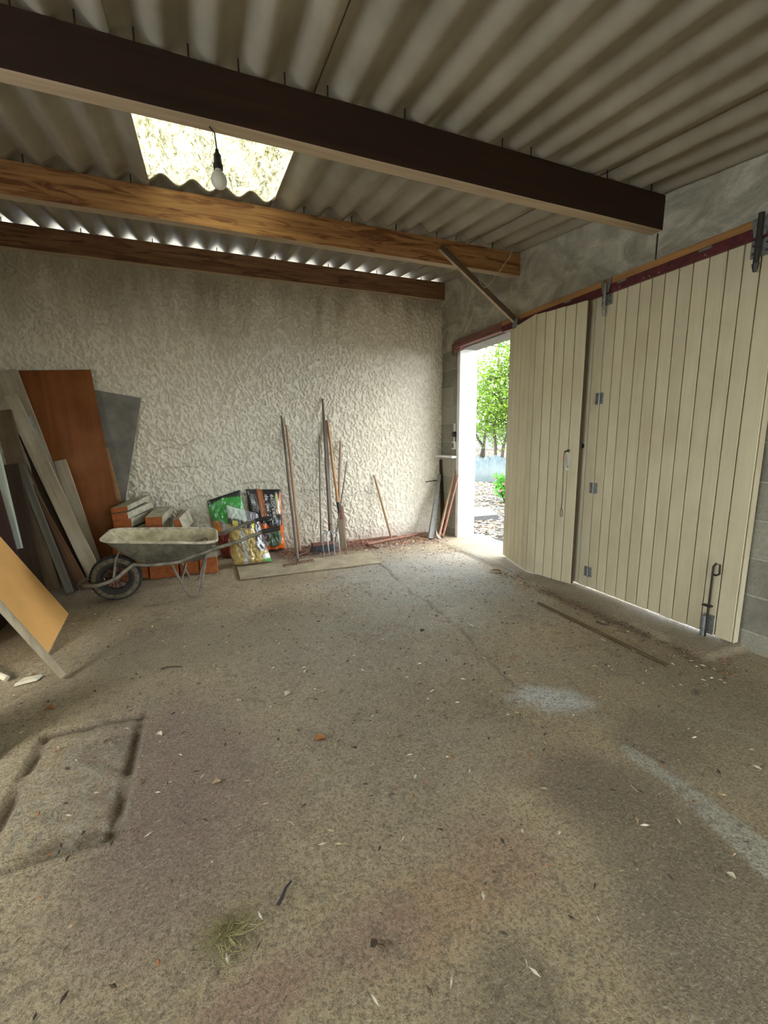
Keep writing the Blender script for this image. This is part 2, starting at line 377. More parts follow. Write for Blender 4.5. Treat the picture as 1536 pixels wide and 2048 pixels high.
blend(crack, (.12, .10, .075), .75); blend(crack2, (.16, .14, .11), .6); blend(groove, (.17, .125, .09), .8); blend(pit, (.14, .10, .06), .6)
blend(inner*sstep(n3, .45, .6), (.40, .37, .28), .5); blend(sline, (.18, .16, .12), .7)
edge = np.exp(-((X-hx1-.006)/.006)**2)*sstep(Y, hy0, hy0+.1)*(1-sstep(Y, hy1+.1, hy1+.13)); blend(edge, (.50, .45, .35), .5)
blend(sstep(n3+.4*(n2-.5), .66, .74), (.17, .14, .10), .5)
blend(np.clip(curb-.2, 0, 1), (.335, .29, .20), .7)
stripx = np.exp(-((X-2.28)/.05)**2)*sstep(Y, 1.2, 1.4)*(1-sstep(Y, 2.7, 3.0)); blend(stripx*sstep(n2, .35, .55), (.17, .12, .08), .8)
N = NT('stained_concrete', .85, .25); a = N.new('ShaderNodeVertexColor'); a.layer_name = 'col'; v = N.coord(rnd=False)
f1 = N.noise(v, 130, 4, .7); f2 = N.noise(v, 380, 2); f3 = N.voro(v, 95); f4 = N.noise(N.coord((1, 2.2, 1), rnd=False), 70, 4, .7, .8)
f0 = N.noise(v, 95, 4, .7, .3); c = N.mix(N.ramp(f0, [(.38, .55), (.52, 0.)]), a.outputs[0], (.12, .10, .07)); c = N.mix(N.ramp(f1, [(.36, .62), (.50, 0.)]), c, (.11, .09, .065)); c = N.mix(N.ramp(f4, [(.54, 0.), (.66, .42)]), c, (.58, .52, .40))
c = N.mix(N.ramp(f3, [(.03, .5), (.10, 0.)]), c, (.66, .62, .52))
N.l.new(N.ramp(N.noise(v, 3, 3), [(.4, .62), (.6, .9)]), N.b.inputs['Roughness'])
N.bump(N.math('ADD', N.math('ADD', f1, f0), N.math('MULTIPLY', f4, .8)), .9, .008); M_FLOOR = N.base(c)
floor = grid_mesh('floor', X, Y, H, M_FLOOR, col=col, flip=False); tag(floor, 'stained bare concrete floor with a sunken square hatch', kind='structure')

# ------------------------------------------------------------------ setting: walls
PITCH, X0 = .174, .134
def zr(y): return 2.528+.1225*(y-1.94)
wx_ = np.arange(-1.75, WX+.004, .0072); wz_ = np.concatenate([np.arange(-.01, 2.668, .0072), [2.668]]); XW, ZW = np.meshgrid(wx_, wz_, indexing='ij')
wpx = (vnoise(XW, ZW, 30, 31, 2)-.5)*.045; wpz = (vnoise(XW, ZW, 30, 32, 2)-.5)*.045
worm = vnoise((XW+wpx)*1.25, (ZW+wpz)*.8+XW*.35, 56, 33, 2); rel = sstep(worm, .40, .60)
amp = .6+.6*vnoise(XW, ZW, 1.3, 34, 2); YW = WY-.0098*rel*amp-.003*(vnoise(XW, ZW, 90, 35, 2)-.5)-.010*(vnoise(XW, ZW, .9, 36, 2)-.5)
n_a = vnoise(XW, ZW, 1.1, 37); n_b = vnoise(XW, ZW, 5, 38); n_c = vnoise(XW*1.6, ZW*.35, 6, 39)
wcol = np.array((.76, .685, .505))[None, None]*(1-n_a[..., None])+np.array((.72, .69, .595))[None, None]*n_a[..., None]
def wblend(m, c, a_=1.0):
    global wcol
    m = np.clip(m*a_, 0, 1)[..., None]; wcol = wcol*(1-m)+np.array(c)[None, None]*m
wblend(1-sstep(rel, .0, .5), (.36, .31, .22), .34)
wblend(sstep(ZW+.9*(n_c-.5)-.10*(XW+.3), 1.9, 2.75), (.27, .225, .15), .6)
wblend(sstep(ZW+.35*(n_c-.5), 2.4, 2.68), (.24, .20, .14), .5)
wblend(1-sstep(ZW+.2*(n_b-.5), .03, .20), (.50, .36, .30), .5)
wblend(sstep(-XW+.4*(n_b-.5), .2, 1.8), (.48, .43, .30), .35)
for pts_ in ([(-.42, 1.16), (-.30, 1.17), (-.2, 1.12), (-.1, 1.17)], [(-.46, 1.05), (-.36, 1.10), (-.25, 1.09)], [(-.40, .90), (-.28, .92), (-.12, .92), (-.02, .91)], [(-.30, .55), (-.15, .62), (.02, .63)], [(.2, .70), (.42, .74), (.6, .72)], [(.75, .58), (.95, .60), (1.1, .57)], [(1.3, .50), (1.5, .54), (1.7, .53)]):
    dd, _ = seg_dist(XW+(n_b-.5)*.10, ZW+(n_b-.5)*.12, pts_); ck = 1-sstep(dd, .002, .011); wblend(ck, (.22, .18, .13), .4*1.0); YW = YW+.004*ck
N = NT('rough_plaster_coat', .92, .12); a = N.new('ShaderNodeVertexColor'); a.layer_name = 'col'; v = N.coord(rnd=False); g = N.noise(v, 180, 4, .7); N.bump(g, .5, .004)
M_PLASTER = N.base(N.mix(N.ramp(g, [(.3, .25), (.55, 0.)]), a.outputs[0], (.30, .26, .19)))
wf = thing('wall_far', (0, WY, 0), 'rough cream plastered wall at the far end', kind='structure')
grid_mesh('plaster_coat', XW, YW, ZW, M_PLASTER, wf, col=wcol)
MB().box((LX-.2, WY+.012, -.1), (WX+.2, WY+.2, 2.668)).build('wall_core', M_MORTAR, wf); MB().box((LX, WY-.004, -.01), (-1.748, WY+.011, 2.668)).build('plain_coat', M_MORTAR, wf)
b = MB()
def lw(y0, y1, z0, z1=None): b.hexa([(LX-.2, y0, z0), (LX, y0, z0), (LX, y1, z0), (LX-.2, y1, z0)]+[(x_, y_, z1 if z1 else zr(y_)-.01) for x_, y_ in ((LX-.2, y0), (LX, y0), (LX, y1), (LX-.2, y1))])
LWY0, LWY1, LWZ0, LWZ1 = -.6, 1.3, .75, 1.9
lw(RY, LWY0, -.1); lw(LWY1, WY, -.1); lw(LWY0, LWY1, -.1, LWZ0); lw(LWY0, LWY1, LWZ1)
wlft = b.build('wall_left', M_PARGE); tag(wlft, kind='structure')
wn1 = thing('window_fill_1', (LX-.1, (LWY0+LWY1)/2, LWZ0), 'added unglazed side opening with a wooden frame, lets in fill light', kind='structure')  # unseen side window, added to let in fill light
for a_, c_ in (((LX-.14, LWY0, LWZ0), (LX-.08, LWY1, LWZ0+.05)), ((LX-.14, LWY0, LWZ1-.05), (LX-.08, LWY1, LWZ1)), ((LX-.14, LWY0, LWZ0+.05), (LX-.08, LWY0+.05, LWZ1-.05)), ((LX-.14, LWY1-.05, LWZ0+.05), (LX-.08, LWY1, LWZ1-.05)), ((LX-.13, (LWY0+LWY1)/2-.025, LWZ0+.05), (LX-.09, (LWY0+LWY1)/2+.025, LWZ1-.05))): MB().box(a_, c_).build('frame_bar', M_WHITE, wn1)
b = MB(); zt = zr(RY)-.005
b.box((LX-.2, RY-.2, -.1), (.9, RY, zt)); b.box((2.2, RY-.2, -.1), (WX+.2, RY, zt)); b.box((.9, RY-.2, 1.93), (2.2, RY, zt))  # gap between the piers: unseen opening added for fill light
wr_ = b.build('wall_rear', M_PARGE); tag(wr_, kind='structure')
# right wall: core with a wide door opening
OY0, OY1, OZ = 1.36, 4.17, 2.10
wr = thing('wall_right', (WX, 0, 0), kind='structure', label='grey concrete block wall holding the wide garage opening')
b = MB(); c0 = WX+.003
def wallprism(y0, y1, z0): b.hexa([(c0, y0, z0), (WX+.2, y0, z0), (WX+.2, y1, z0), (c0, y1, z0), (c0, y0, zr(y0)+.04), (WX+.2, y0, zr(y0)+.04), (WX+.2, y1, zr(y1)+.04), (c0, y1, zr(y1)+.04)])
wallprism(RY, OY0, -.1); wallprism(OY1, WY, -.1); wallprism(OY0, OY1, OZ)
b.build('mortar_core', M_MORTAR, wr)
# blocks, each its own piece
row = 0; z0 = -.1; bm_cache = {}
while z0 < 2.9:
    z1 = z0+.2; off = (row % 2)*.25
    y = RY+off-.5
    while y < WY:
        y0, y1 = max(y, RY), min(y+.5, WY)
        # leave the opening free
        segs = []
        if z1 > .0 and z0 < OZ-.01:
            if y0 < OY0: segs.append((y0, min(y1, OY0)))
            if y1 > OY1: segs.append((max(y0, OY1), y1))
        else: segs.append((y0, y1))
        for (a0, a1) in segs:
            if a1-a0 < .03 or a1 < -.6: continue
            up = z0 > 1.55
            if up: continue
            top = z1-.005
            MB().box((WX-random.uniform(0, .002), a0+.006, z0+.006), (WX+.02, a1-.006, top), ch=.003).build('block', M_BLOCK, wr)
        y += .5
    z0 = z1; row += 1
# parged upper band (thick smeared cement over the joints), built as long trowelled lifts
def parge(name, y0, y1, za):
    ys = np.linspace(y0, y1, max(8, int((y1-y0)/.02))); 
    ts = np.linspace(0, 1, 50); YY, TT = np.meshgrid(ys, ts, indexing='ij'); ZZ = za+(zr(YY)+.05-za)*TT
    ripple = (vnoise(YY*1.0, ZZ*1.6, 3.2, 61)-.5)*.012 + (vnoise(YY, ZZ, 14, 62)-.5)*.004
    jz = np.abs(((ZZ+.1) % .2)-.1); dz = np.exp(-((.1-jz)/.008)**2)*.0025*sstep(vnoise(YY, ZZ, 3, 63), .4, .6)
    XX = WX-.004-np.clip(ripple+.004, 0, .02)+dz
    return grid_mesh(name, XX, YY, ZZ, M_PARGE, wr)
parge('parging', RY, OY0+.03, 1.5); parge('parging', OY0, OY1+.01, OZ); parge('parging', OY1-.0, WY, 2.1)
for z0 in (1.5, 1.7, 1.9):
    MB().box((WX-.001, OY1+.006, z0+.006), (WX+.02, WY-.01, z0+.195), ch=.003).build('block', M_BLOCK, wr)
# white frame round the opening
tr = thing('trim_1', (WX+.1, OY1, 0), 'white painted frame lining the garage opening', kind='structure')
MB().box((WX-.012, OY1-.03, -.02), (WX+.012, OY1+.025, OZ), ch=.003).build('jamb_edge', M_WHITE, tr)
MB().box((WX+.012, OY1-.022, -.05), (WX+.215, OY1+.01, OZ), ch=.002).build('jamb_lining', M_WHITE, tr)
MB().box((WX+.004, OY0, OZ-.02), (WX+.215, OY1, OZ+.015), ch=.002).build('head_lining', M_CEMENTP, tr)
MB().box((WX+.012, OY0-.01, -.05), (WX+.215, OY0+.02, OZ), ch=.002).build('jamb_lining', M_WHITE, tr)

# ------------------------------------------------------------------ setting: roof
ceil = thing('ceiling', (0, 2, 2.5), 'corrugated fibre cement roof seen from below', kind='structure')
def sheet(x0, x1, y0, y1, lift, mat, name='roof_sheet', ny=3, ndiv=14, thk=.006, ragged=0):
    n = max(4, int((x1-x0)/PITCH*ndiv)); xs = np.linspace(x0, x1, n)
    v = []; f = []
    ys = np.linspace(y0, y1, ny)
    for layer in (0, 1):
        for yy in ys:
            for i, xx in enumerate(xs):
                z = zr(yy)+.0255*(1-math.cos(2*math.pi*(xx-X0)/PITCH))+lift+layer*thk
                x_ = xx
                if ragged and i == 0: x_ += random.uniform(-ragged, ragged)
                v.append((x_, yy, z))
    n_ = len(xs); A = n_*ny
    for j in range(ny-1):
        for i in range(n_-1):
            a = j*n_+i; f.append((a, a+n_, a+n_+1, a+1)); f.append((A+a, A+a+1, A+a+n_+1, A+a+n_))
    for i in range(n_-1): f.append((i, i+1, A+i+1, A+i)); k = (ny-1)*n_; f.append((k+i, A+k+i, A+k+i+1, k+i+1))
    for j in range(ny-1): a = j*n_; f.append((a, A+a, A+a+n_, a+n_)); a = j*n_+n_-1; f.append((a, a+n_, A+a+n_, A+a))
    return MB().add(v, f).build(name, mat, ceil, smooth=True)
colx = [-2.75, -1.90, -1.07, -.235, .545, 1.385, 2.18, 3.0, 3.55]  # last column: unseen eave added to cut the daylight at the door
rows = [(-2.6, -.50, 0), (-.64, .78, .0), (.60, 2.07, 0), (1.90, 3.33, 0), (3.17, 5.15, 0)]
for r_, (y0, y1, _) in enumerate(rows):
    for i in range(len(colx)-1):
        sky = (r_ == 3 and i == 3) or (r_ == 0 and i in (1, 4)) or (r_ == 1 and i in (2, 4))  # sheets in the rows nearest the rear wall are added, unseen, for fill light
        lift = .001+(.0075 if (i % 2) else 0)+r_*.0001+(.015 if r_ % 2 else 0)*0
        # upper sheet laps over the lower one
        lift += {0: 0, 1: .008, 2: 0, 3: .008, 4: 0}[r_]*.5
        if sky: sheet(colx[i]-.02, colx[i+1]+.05, y0, y1, lift+.012, M_SKYSHEET, 'translucent_roof_sheet', ny=12, ragged=.012)
        else: sheet(colx[i]-(.0 if (r_ == 3 and i == 4) else .02), colx[i+1]+.035, y0, y1, lift, M_FIBRE)

def beam(y0, y1, zt, zb, mat, label, xr=WX+.02, parent=None):
    t = thing('roof_beam', (0, (y0+y1)/2, zb), label, 'beam')
    n = 60; xs = np.linspace(LX, xr, n); v = []; f = []
    for xx in xs:
        wv = .003*math.sin(xx*2.1+y0)+.0015*math.sin(xx*7+y0*3)
        v += [(xx, y0+wv, zb+wv), (xx, y1+wv*.5, zb+wv*.6), (xx, y1, zt), (xx, y0+wv, zt)]
    for i in range(n-1):
        a = i*4
        for k in range(4): f.append((a+k, a+(k+1) % 4, a+4+(k+1) % 4, a+4+k))
    f += [(0, 1, 2, 3), tuple((n-1)*4+k for k in (3, 2, 1, 0))]
    b = MB().add(v, f); 
    for q, face in enumerate(b.f):
        if q < (n-1)*4 and q % 4 == 0: b.m[q] = 1
    b.build('beam_timber', [mat, M_RAWEDGE], t)
    return t
def bolts(t, y, xs, zt):
    for x in xs:
        k = MB().tube([(x, y, zt-.004), (x+.001, y+.002, zt+.045)], .0035, 6); k.build('roof_bolt', M_DARKMETAL, t)
crest = lambda k: X0+PITCH*(k+.5)
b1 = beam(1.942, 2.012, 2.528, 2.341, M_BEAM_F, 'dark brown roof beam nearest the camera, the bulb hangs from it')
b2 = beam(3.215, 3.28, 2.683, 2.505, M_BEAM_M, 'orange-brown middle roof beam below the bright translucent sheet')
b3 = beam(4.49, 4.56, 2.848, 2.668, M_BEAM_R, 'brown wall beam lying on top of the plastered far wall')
bolts(b1, 1.947, [crest(k) for k in (-5, -4, -3, -2, -1, 0, 1, 2, 4, 7, 8, 11, 13)], 2.528)
bolts(b2, 3.219, [crest(k) for k in (-6, -3, 3, 5, 7, 9, 10, 12)], 2.683)
bolts(b3, 4.50, [crest(k) for k in (-9, -6, -3, 0, 3, 6, 9, 12)], 2.838)
beam(.655, .725, 2.37, 2.185, M_BEAM_F, 'dark roof beam above the photographer'); beam(-.62, -.55, 2.213, 2.03, M_BEAM_F, 'dark roof beam behind the photographer')

# ------------------------------------------------------------------ bulb
bp = PG(430, 262, 2.34)
t = thing('light_bulb', (bp.x, bp.y, 2.17), 'bare white bulb hanging from the nearest roof beam before the bright roof sheet', 'lamp')
MB().tube([(bp.x-.02, bp.y-.02, 2.338), (bp.x-.002, bp.y, 2.333), (bp.x, bp.y, 2.30), (bp.x+.002, bp.y, 2.275)], .003, 6).build('cord', M_DARKMETAL, t)
MB().lathe([(0, .0), (.006, .0), (.008, -.012), (.014, -.02), (.016, -.05), (.019, -.054), (.018, -.072), (0, -.072)], (bp.x+.002, bp.y, 2.277), (0, 0, 1), 20).build('socket', M_DARKMETAL, t, smooth=True)
pr = [(.0135, -.066), (.014, -.074)]+[(.030*math.sin(a), -.107-.033*-math.cos(a)) for a in np.linspace(.45, math.pi, 14)][::1]
pr = [(.0135, -.068)]+[(max(.0305*math.sin(a), .0), -.108+.034*math.cos(a)) for a in np.linspace(.42, math.pi, 14)]
MB().lathe(pr, (bp.x+.002, bp.y, 2.277), (0, 0, 1), 24).build('glass_globe', M_BULB, t, smooth=True)

# ------------------------------------------------------------------ door rail
t = thing('trim_2', (2.55, 2.6, 2.07), 'long wooden and maroon sliding rail over the garage doors', kind='structure')
MB().box((2.522, 1.10, 2.118), (2.604, 3.35, 2.160), ch=.003).build('rail_timber', M_RAILW, t)
MB().box((2.514, 1.10, 2.066), (2.575, 3.33, 2.119), ch=.002).build('rail_channel', M_MAROON, t)
MB().box((2.520, 3.35, 2.105), (2.604, 4.05, 2.158), ch=.004).build('rail_timber', M_OLDRAIL, t)
MB().box((2.512, 3.33, 2.080), (2.575, 4.12, 2.108), ch=.003).build('rail_channel', M_OLDRAIL, t)
MB().box((2.535, 4.06, 2.060), (2.604, 4.19, 2.165), ch=.008).build('end_block', M_OLDRAIL, t)
MB().box((2.545, 4.19, 2.03), (2.604, 4.235, 2.145), ch=.008).build('end_cleat', M_BROWN, t)
for px, py in ((1409, 498), (1242, 562), (1135, 603)):
    p = PX(px, py, 2.51); MB().box((2.509, p.y-.035, p.z-.006), (2.523, p.y+.03, p.z+.006), ch=.002).build('bracket_plate', M_ZINC, t)
for px, py in ((1411, 510), (1318, 545), (1299, 552), (1287, 556), (1239, 574), (1229, 577)):
    p = PX(px, py, 2.513); MB().lathe([(0, 0), (.004, 0), (.005, .003), (0, .003)], (2.514, p.y, p.z), (-1, 0, 0), 10).build('screw_head', M_ZINC, t)

# ------------------------------------------------------------------ doors
door = thing('door_1', (2.55, 2.2, 0), 'cream painted folding garage door of narrow vertical boards', kind='structure')
def leaf(p0, p1, zb, zt, n, name='door_leaf', back=.04, widths=None, gap=.0055):
    """boards from p0 to p1 (xy, room-side face); thickness goes to the outside"""
    p0 = Vector((*p0, 0)); p1 = Vector((*p1, 0)); d = (p1-p0); L = d.length; d.normalize()
    nrm = Vector((d.y, -d.x, 0)); 
    if nrm.x < 0: nrm = -nrm
    e = bpy.data.objects.new(name, None); M = Matrix((d, nrm, Vector((0, 0, 1)))).transposed().to_4x4(); M.translation = (p0.x, p0.y, zb)
    link(e, door, M)
    hh = zt-zb
    MB().box((0.002, .010, .004), (L-.002, back, hh-.003), ch=.001).build('backing', M_DOORGAP, e, M=M)
    ws = widths or [L/n]*n; u = 0
    for w_ in ws:
        m = MB().box((u+gap/2, random.uniform(0, .0012), random.uniform(0, .004)), (u+w_-gap/2, .012, hh+random.uniform(-.003, .003)), ch=.0022)
        m.build('board', M_DOOR, e, M=M @ Matrix.Translation((0, 0, 0))); u += w_
    return e, M, L
zb, zt = .037, 2.072
yD = [2.250, 2.169, 2.096, 2.010, 1.931, 1.853, 1.773, 1.695, 1.614, 1.527, 1.451, 1.374, 1.286]
FX = 2.534
D, MD, LD = leaf((FX, 1.286), (FX, 2.249), zb, zt, 12, widths=[yD[i]-yD[i+1] for i in range(11, -1, -1)])
Cc, MC, LC = leaf((FX, 2.251), (FX, 2.75), zb, zt, 6)
A_, MA, LA = leaf((2.390, 2.751), (2.529, 3.233), zb, 2.066, 6)
B_, MBm, LB = leaf((2.464, 2.339), (2.390, 2.747), zb, 2.056, 5)
# edge posts
MB().box((FX+.004, 1.278, zb), (FX+.040, 1.285, zt), ch=.001).build('edge_strip', M_DOOR, D)
def hinge(px, py, parent, h=.075, w_=.032, x=FX):
    p = PX(px, py, x)
    b = MB(); b.box((x-.004, p.y-w_, p.z-h/2), (x+.001, p.y-.002, p.z+h/2), ch=.001); b.box((x-.004, p.y+.002, p.z-h/2), (x+.001, p.y+w_, p.z+h/2), ch=.001)
    b.tube([(x-.006, p.y, p.z-h/2-.006), (x-.006, p.y, p.z+h/2)], .0055, 10)
    for s_ in (-1, 1):
        for k in (-1, 0, 1): b.lathe([(0, .002), (.0035, .001), (.0035, 0)], (x-.004, p.y+s_*w_*.55, p.z+k*h*.33), (-1, 0, 0), 8)
    b.build('hinge', M_ZINC, parent)
hinge(1199, 797, D); hinge(1187, 976, D); hinge(1176, 1143, D)
def hanger(px, ptop, pbot, parent, r=.009, plate=True, mat=None):
    a = PX(px, ptop, 2.50); c = PX(px-1, pbot, 2.505); y = a.y; mat = mat or M_ZINC
    b = MB(); b.tube([(2.500, y, a.z), (2.500, y, c.z+.035)], r, 12); b.tube([(2.500, y, c.z+.035), (2.500, y, c.z)], [r*1.35, r*.7], 10)
    b.build('hanger_pin', mat, parent)
    if plate:
        b = MB(); b.box((2.520, y-.04, c.z+.07), (2.5335, y+.04, min(c.z+.20, 2.062)), ch=.002)
        for k in range(3):
            for s_ in (-1, 1): b.lathe([(0, .003), (.005, .002), (.005, 0)], (2.520, y+s_*.028, c.z+.09+k*.035), (-1, 0, 0), 8, 1)
        b.build('hanger_plate', [M_ZINC, M_DARKMETAL], parent)
        b = MB()
        for s_ in (-1, 1): b.hexa([(2.503, y+s_*.012, 2.07), (2.509, y+s_*.012, 2.07), (2.509, y+s_*.024, 2.07), (2.503, y+s_*.024, 2.07), (2.503, y+s_*.014, 2.155), (2.509, y+s_*.014, 2.155), (2.509, y+s_*.04, 2.155), (2.503, y+s_*.04, 2.155)])
        b.build('hanger_fork', M_ZINC, parent)
hanger(1211, 566, 632, D); hanger(1524, 425, 540, D, r=.012, mat=M_DARKMETAL)
# shoot bolt
p = PX(1414, 1230, 2.52); yb = p.y
b = MB(); b.tube([PX(1409, 1276, 2.512), PX(1418, 1205, 2.512), PX(1426, 1140, 2.512), PX(1427, 1133, 2.512), PX(1432, 1127, 2.512), PX(1440, 1130, 2.512), PX(1439, 1148, 2.512), PX(1432, 1151, 2.512), PX(1427, 1149, 2.512)], .0055, 8)
b.build('bolt_rod', M_DARKMETAL, D)
b = MB(); q = PX(1418, 1210, FX); b.box((FX-.030, q.y-.022, q.z-.004), (FX, q.y+.022, q.z+.004), ch=.001); b.build('bolt_guide', M_DARKMETAL, D)
b = MB(); q = PX(1413, 1255, FX); b.box((FX-.005, q.y-.036, .04), (FX, q.y+.022, .152), ch=.001); b.tube([(2.512, q.y+.005, .022), (2.512, q.y+.005, .145)], .013, 12); b.build('bolt_plate', M_ZINC, D)
# lever handle with keys on the folded leaf
def onB(px, py, off=0.0):   # point on leaf B face
    n = Vector((MBm[0][1], MBm[1][1], 0)); o = Vector((2.464, 2.339, 0)); d = ray(px, py); s_ = ((o-CAMPOS).dot(n)-off)/d.dot(n); return CAMPOS+d*s_
q = onB(1136, 921); nB = -Vector((MBm[0][1], MBm[1][1], 0)); dB = Vector((MBm[0][0], MBm[1][0], 0))
MB().box((-.012, 0, -.07), (.012, .004, .055), ch=.001).build('lock_plate', M_WHITE, B_, M=Matrix(((dB.x, nB.x, 0, q.x), (dB.y, nB.y, 0, q.y), (0, 0, 1, q.z), (0, 0, 0, 1))))
MB().tube([onB(1136, 935, .0), onB(1135, 936, .03), onB(1134, 930, .034), onB(1133, 908, .034)], .005, 8).build('pull_handle', M_ZINC, B_)
b = MB(); b.tube([onB(1137, 901, .0), onB(1136, 901, .03)], .008, 10); b.tube([onB(1136, 901, .03), onB(1129, 904, .035)], .006, 8); b.build('lock_knob', M_DARKMETAL, B_)
kt = thing('key_cord', tuple(onB(1128, 906, .04)), 'black cord with a key hanging from the lock of the folded door leaf', 'key cord')
MB().tube([onB(1129, 905, .04), onB(1127, 915, .03), onB(1127, 921, .028)], .004, 6).build('key_fob', M_CLAY, kt)
MB().tube([onB(1127, 921, .028), onB(1126, 950, .02), onB(1125, 980, .016), onB(1123.5, 1005, .012), onB(1122, 1018, .012), onB(1120, 1026, .012), onB(1121, 1034, .012), onB(1124, 1033, .012), onB(1125, 1024, .012), onB(1123, 1017, .012)], .0022, 6).build('cord', M_DARKMETAL, kt)
q = PX(1165, 892, FX); MB().lathe([(0, .035), (.010, .034), (.013, .025), (.007, .018), (.007, .004), (.016, .003), (.017, 0)], (FX, q.y, q.z), (-1, 0, 0), 16).build('door_knob', M_DARKMETAL, Cc, smooth=True)

# ------------------------------------------------------------------ brace, cable, string, shelf, switch
a, c = PY(882, 493, 3.19), Vector((2.505, 3.135, 2.125))
t = thing('angle_brace', tuple(c), 'brown slanting angle iron brace from the middle beam down to the door rail', 'brace')
L = (c-a).length; M = frame_M(a, c, (0, 0, 1))
MB().box((-.022, -.003, 0), (.022, .003, L), ch=.001).build('angle_web', M_BRONZE, t, M=M)
MB().box((-.024, -.026, 0), (-.020, .003, L), ch=.0005).build('angle_flange', M_RAWEDGE, t, M=M)
MB().box((2.490, 3.10, 2.05), (2.512, 3.16, 2.135), ch=.002).build('foot_bracket', M_ZINC, t)
pts = [PY(1028, 494, 3.20), PY(1022, 506, 3.19), PY(1019, 516, 3.19), PY(1010, 526, 3.185), PY(1003, 537, 3.18), PY(999, 543, 3.18), PY(991, 551, 3.17), PY(984, 563, 3.16), PY(975, 572, 3.15), PY(970, 576, 3.15), PY(963, 570, 3.16), PY(959, 563, 3.16), PY(960, 557, 3.17)]
tag(MB().tube(pts, .003, 6).build('string', M_CHIPW, origin=pts[0]), 'frayed pale string dangling from the middle beam onto the brace', 'string')
pts = [PY(1014, 522, 3.185), PY(1000, 527, 3.18), PY(991, 534, 3.18), PY(988, 545, 3.18)]
pts = [Vector((2.60, 1.972, 2.335)), Vector((2.60, 1.972, 2.25)), Vector((2.598, 1.968, 2.165))]
tag(MB().tube(pts, .005, 8).build('cable', M_DARKMETAL, origin=pts[0]), 'short black cable running down the grey wall below the nearest beam', 'cable')
t = thing('corner_shelf', (2.56, 4.35, .925), 'small white shelf fixed in the corner beside the door jamb', 'shelf')
MB().box((2.53, 4.18, .917), (WX-.002, 4.545, .942), ch=.002).build('shelf_board', M_WHITE, t)
t = thing('switch_box', (2.59, 4.235, 1.03), 'white plastic switch box on the blocks beside the door jamb', 'switch')
MB().box((2.575, 4.205, 1.015), (WX, 4.262, 1.10), ch=.004).build('housing', M_WHITE, t)
MB().box((2.568, 4.216, 1.03), (2.576, 4.25, 1.085), ch=.003).build('rocker', M_GREYB, t)
MB().tube([(2.59, 4.232, 1.10), (2.59, 4.232, 1.15)], .008, 8).build('conduit', M_WHITE, t)
t = thing('wall_socket', (2.59, 4.232, 1.19), 'round black socket with a white cap above the switch box', 'socket')
MB().lathe([(0, .04), (.02, .04), (.026, .03), (.026, 0)], (WX, 4.232, 1.18), (-1, 0, 0), 18).build('socket_ring', M_DARKMETAL, t, smooth=True)
MB().box((2.585, 4.222, 1.215), (WX, 4.242, 1.30), ch=.003).build('cap', M_WHITE, t)

# ------------------------------------------------------------------ tools along the far wall
def stick(name, a, b, r, mat, parent, r2=None):
    a, b = Vector(a), Vector(b); L = (b-a).length; M = frame_M(a, b, (1, 0, 0)); n = 8
    m = MB().tube([(0.0015*math.sin(i*1.3), .001*math.cos(i), L*i/n) for i in range(n+1)], [r+(r2-r if r2 else 0)*i/n for i in range(n)]+[(r2 or r)*.7], 10)
    return m.build(name, mat, parent, M=M, smooth=True)
def rake(px_t, px_b, hl, hr, mat, label, nt=12, zt=None):
    top = PY(*px_t, 4.53); bot = PG(*px_b, .03); t = thing('garden_rake', (bot.x, bot.y, 0), label, 'rake')
    stick('handle', bot, top, .0145, mat, t, .013)
    a, c = Vector(hl), Vector(hr); b = MB(); b.tube([a, (a+c)/2+Vector((0, 0, .004)), c], .006, 8)
    for i in range(nt):
        p = a.lerp(c, i/(nt-1)); b.tube([p, p+Vector((.004, -.02, -.006)), p+Vector((.006, -.034, -.024))], [.004, .0035, .002], 5)
    b.tube([bot+Vector((0, 0, -.01)), (a+c)/2], .009, 8); b.build('rake_head', M_RUST, t)
rake((563, 832), (595, 1117), PG(566, 1130, .025), PG(626, 1119, .025), M_HANDLE2, 'leftmost long rake leaning on the plastered wall beside the bark bag', 13)
rake((572.7, 850), (600, 1102), PG(577, 1120, .03), PG(622, 1101, .03), M_HANDLE, 'slightly shorter rake standing just right of the leftmost rake', 9)
# broom
top = PY(638, 872, 4.535); bot = PY(642, 1086, 4.20)
t = thing('broom', (bot.x, bot.y, 0), 'push broom with a thin dark stick and grey bristles', 'broom')
stick('handle', bot, top, .009, M_HANDLE2, t, .008)
bl, br = PY(623, 1089, 4.22), PY(670, 1089, 4.18); zc = bl.z
MB().box((bl.x, 4.17, zc-.012), (br.x, 4.235, zc+.014), ch=.004).build('broom_block', M_OLDRAIL, t)
b = MB()
for i in range(46):
    for j in range(7):
        x = bl.x+.006+(br.x-bl.x-.012)*i/45; y = 4.176+.052*j/6
        e = Vector((x+(i/45-.5)*.05+random.uniform(-.006, .006), y+(j/6-.5)*.03+random.uniform(-.004, .004)-.004, .003)); b.tube([(x, y, zc-.01), e], [.0016, .0011], 3)
o = b.build('bristles', M_BRISTLE, t); o['kind'] = 'stuff'
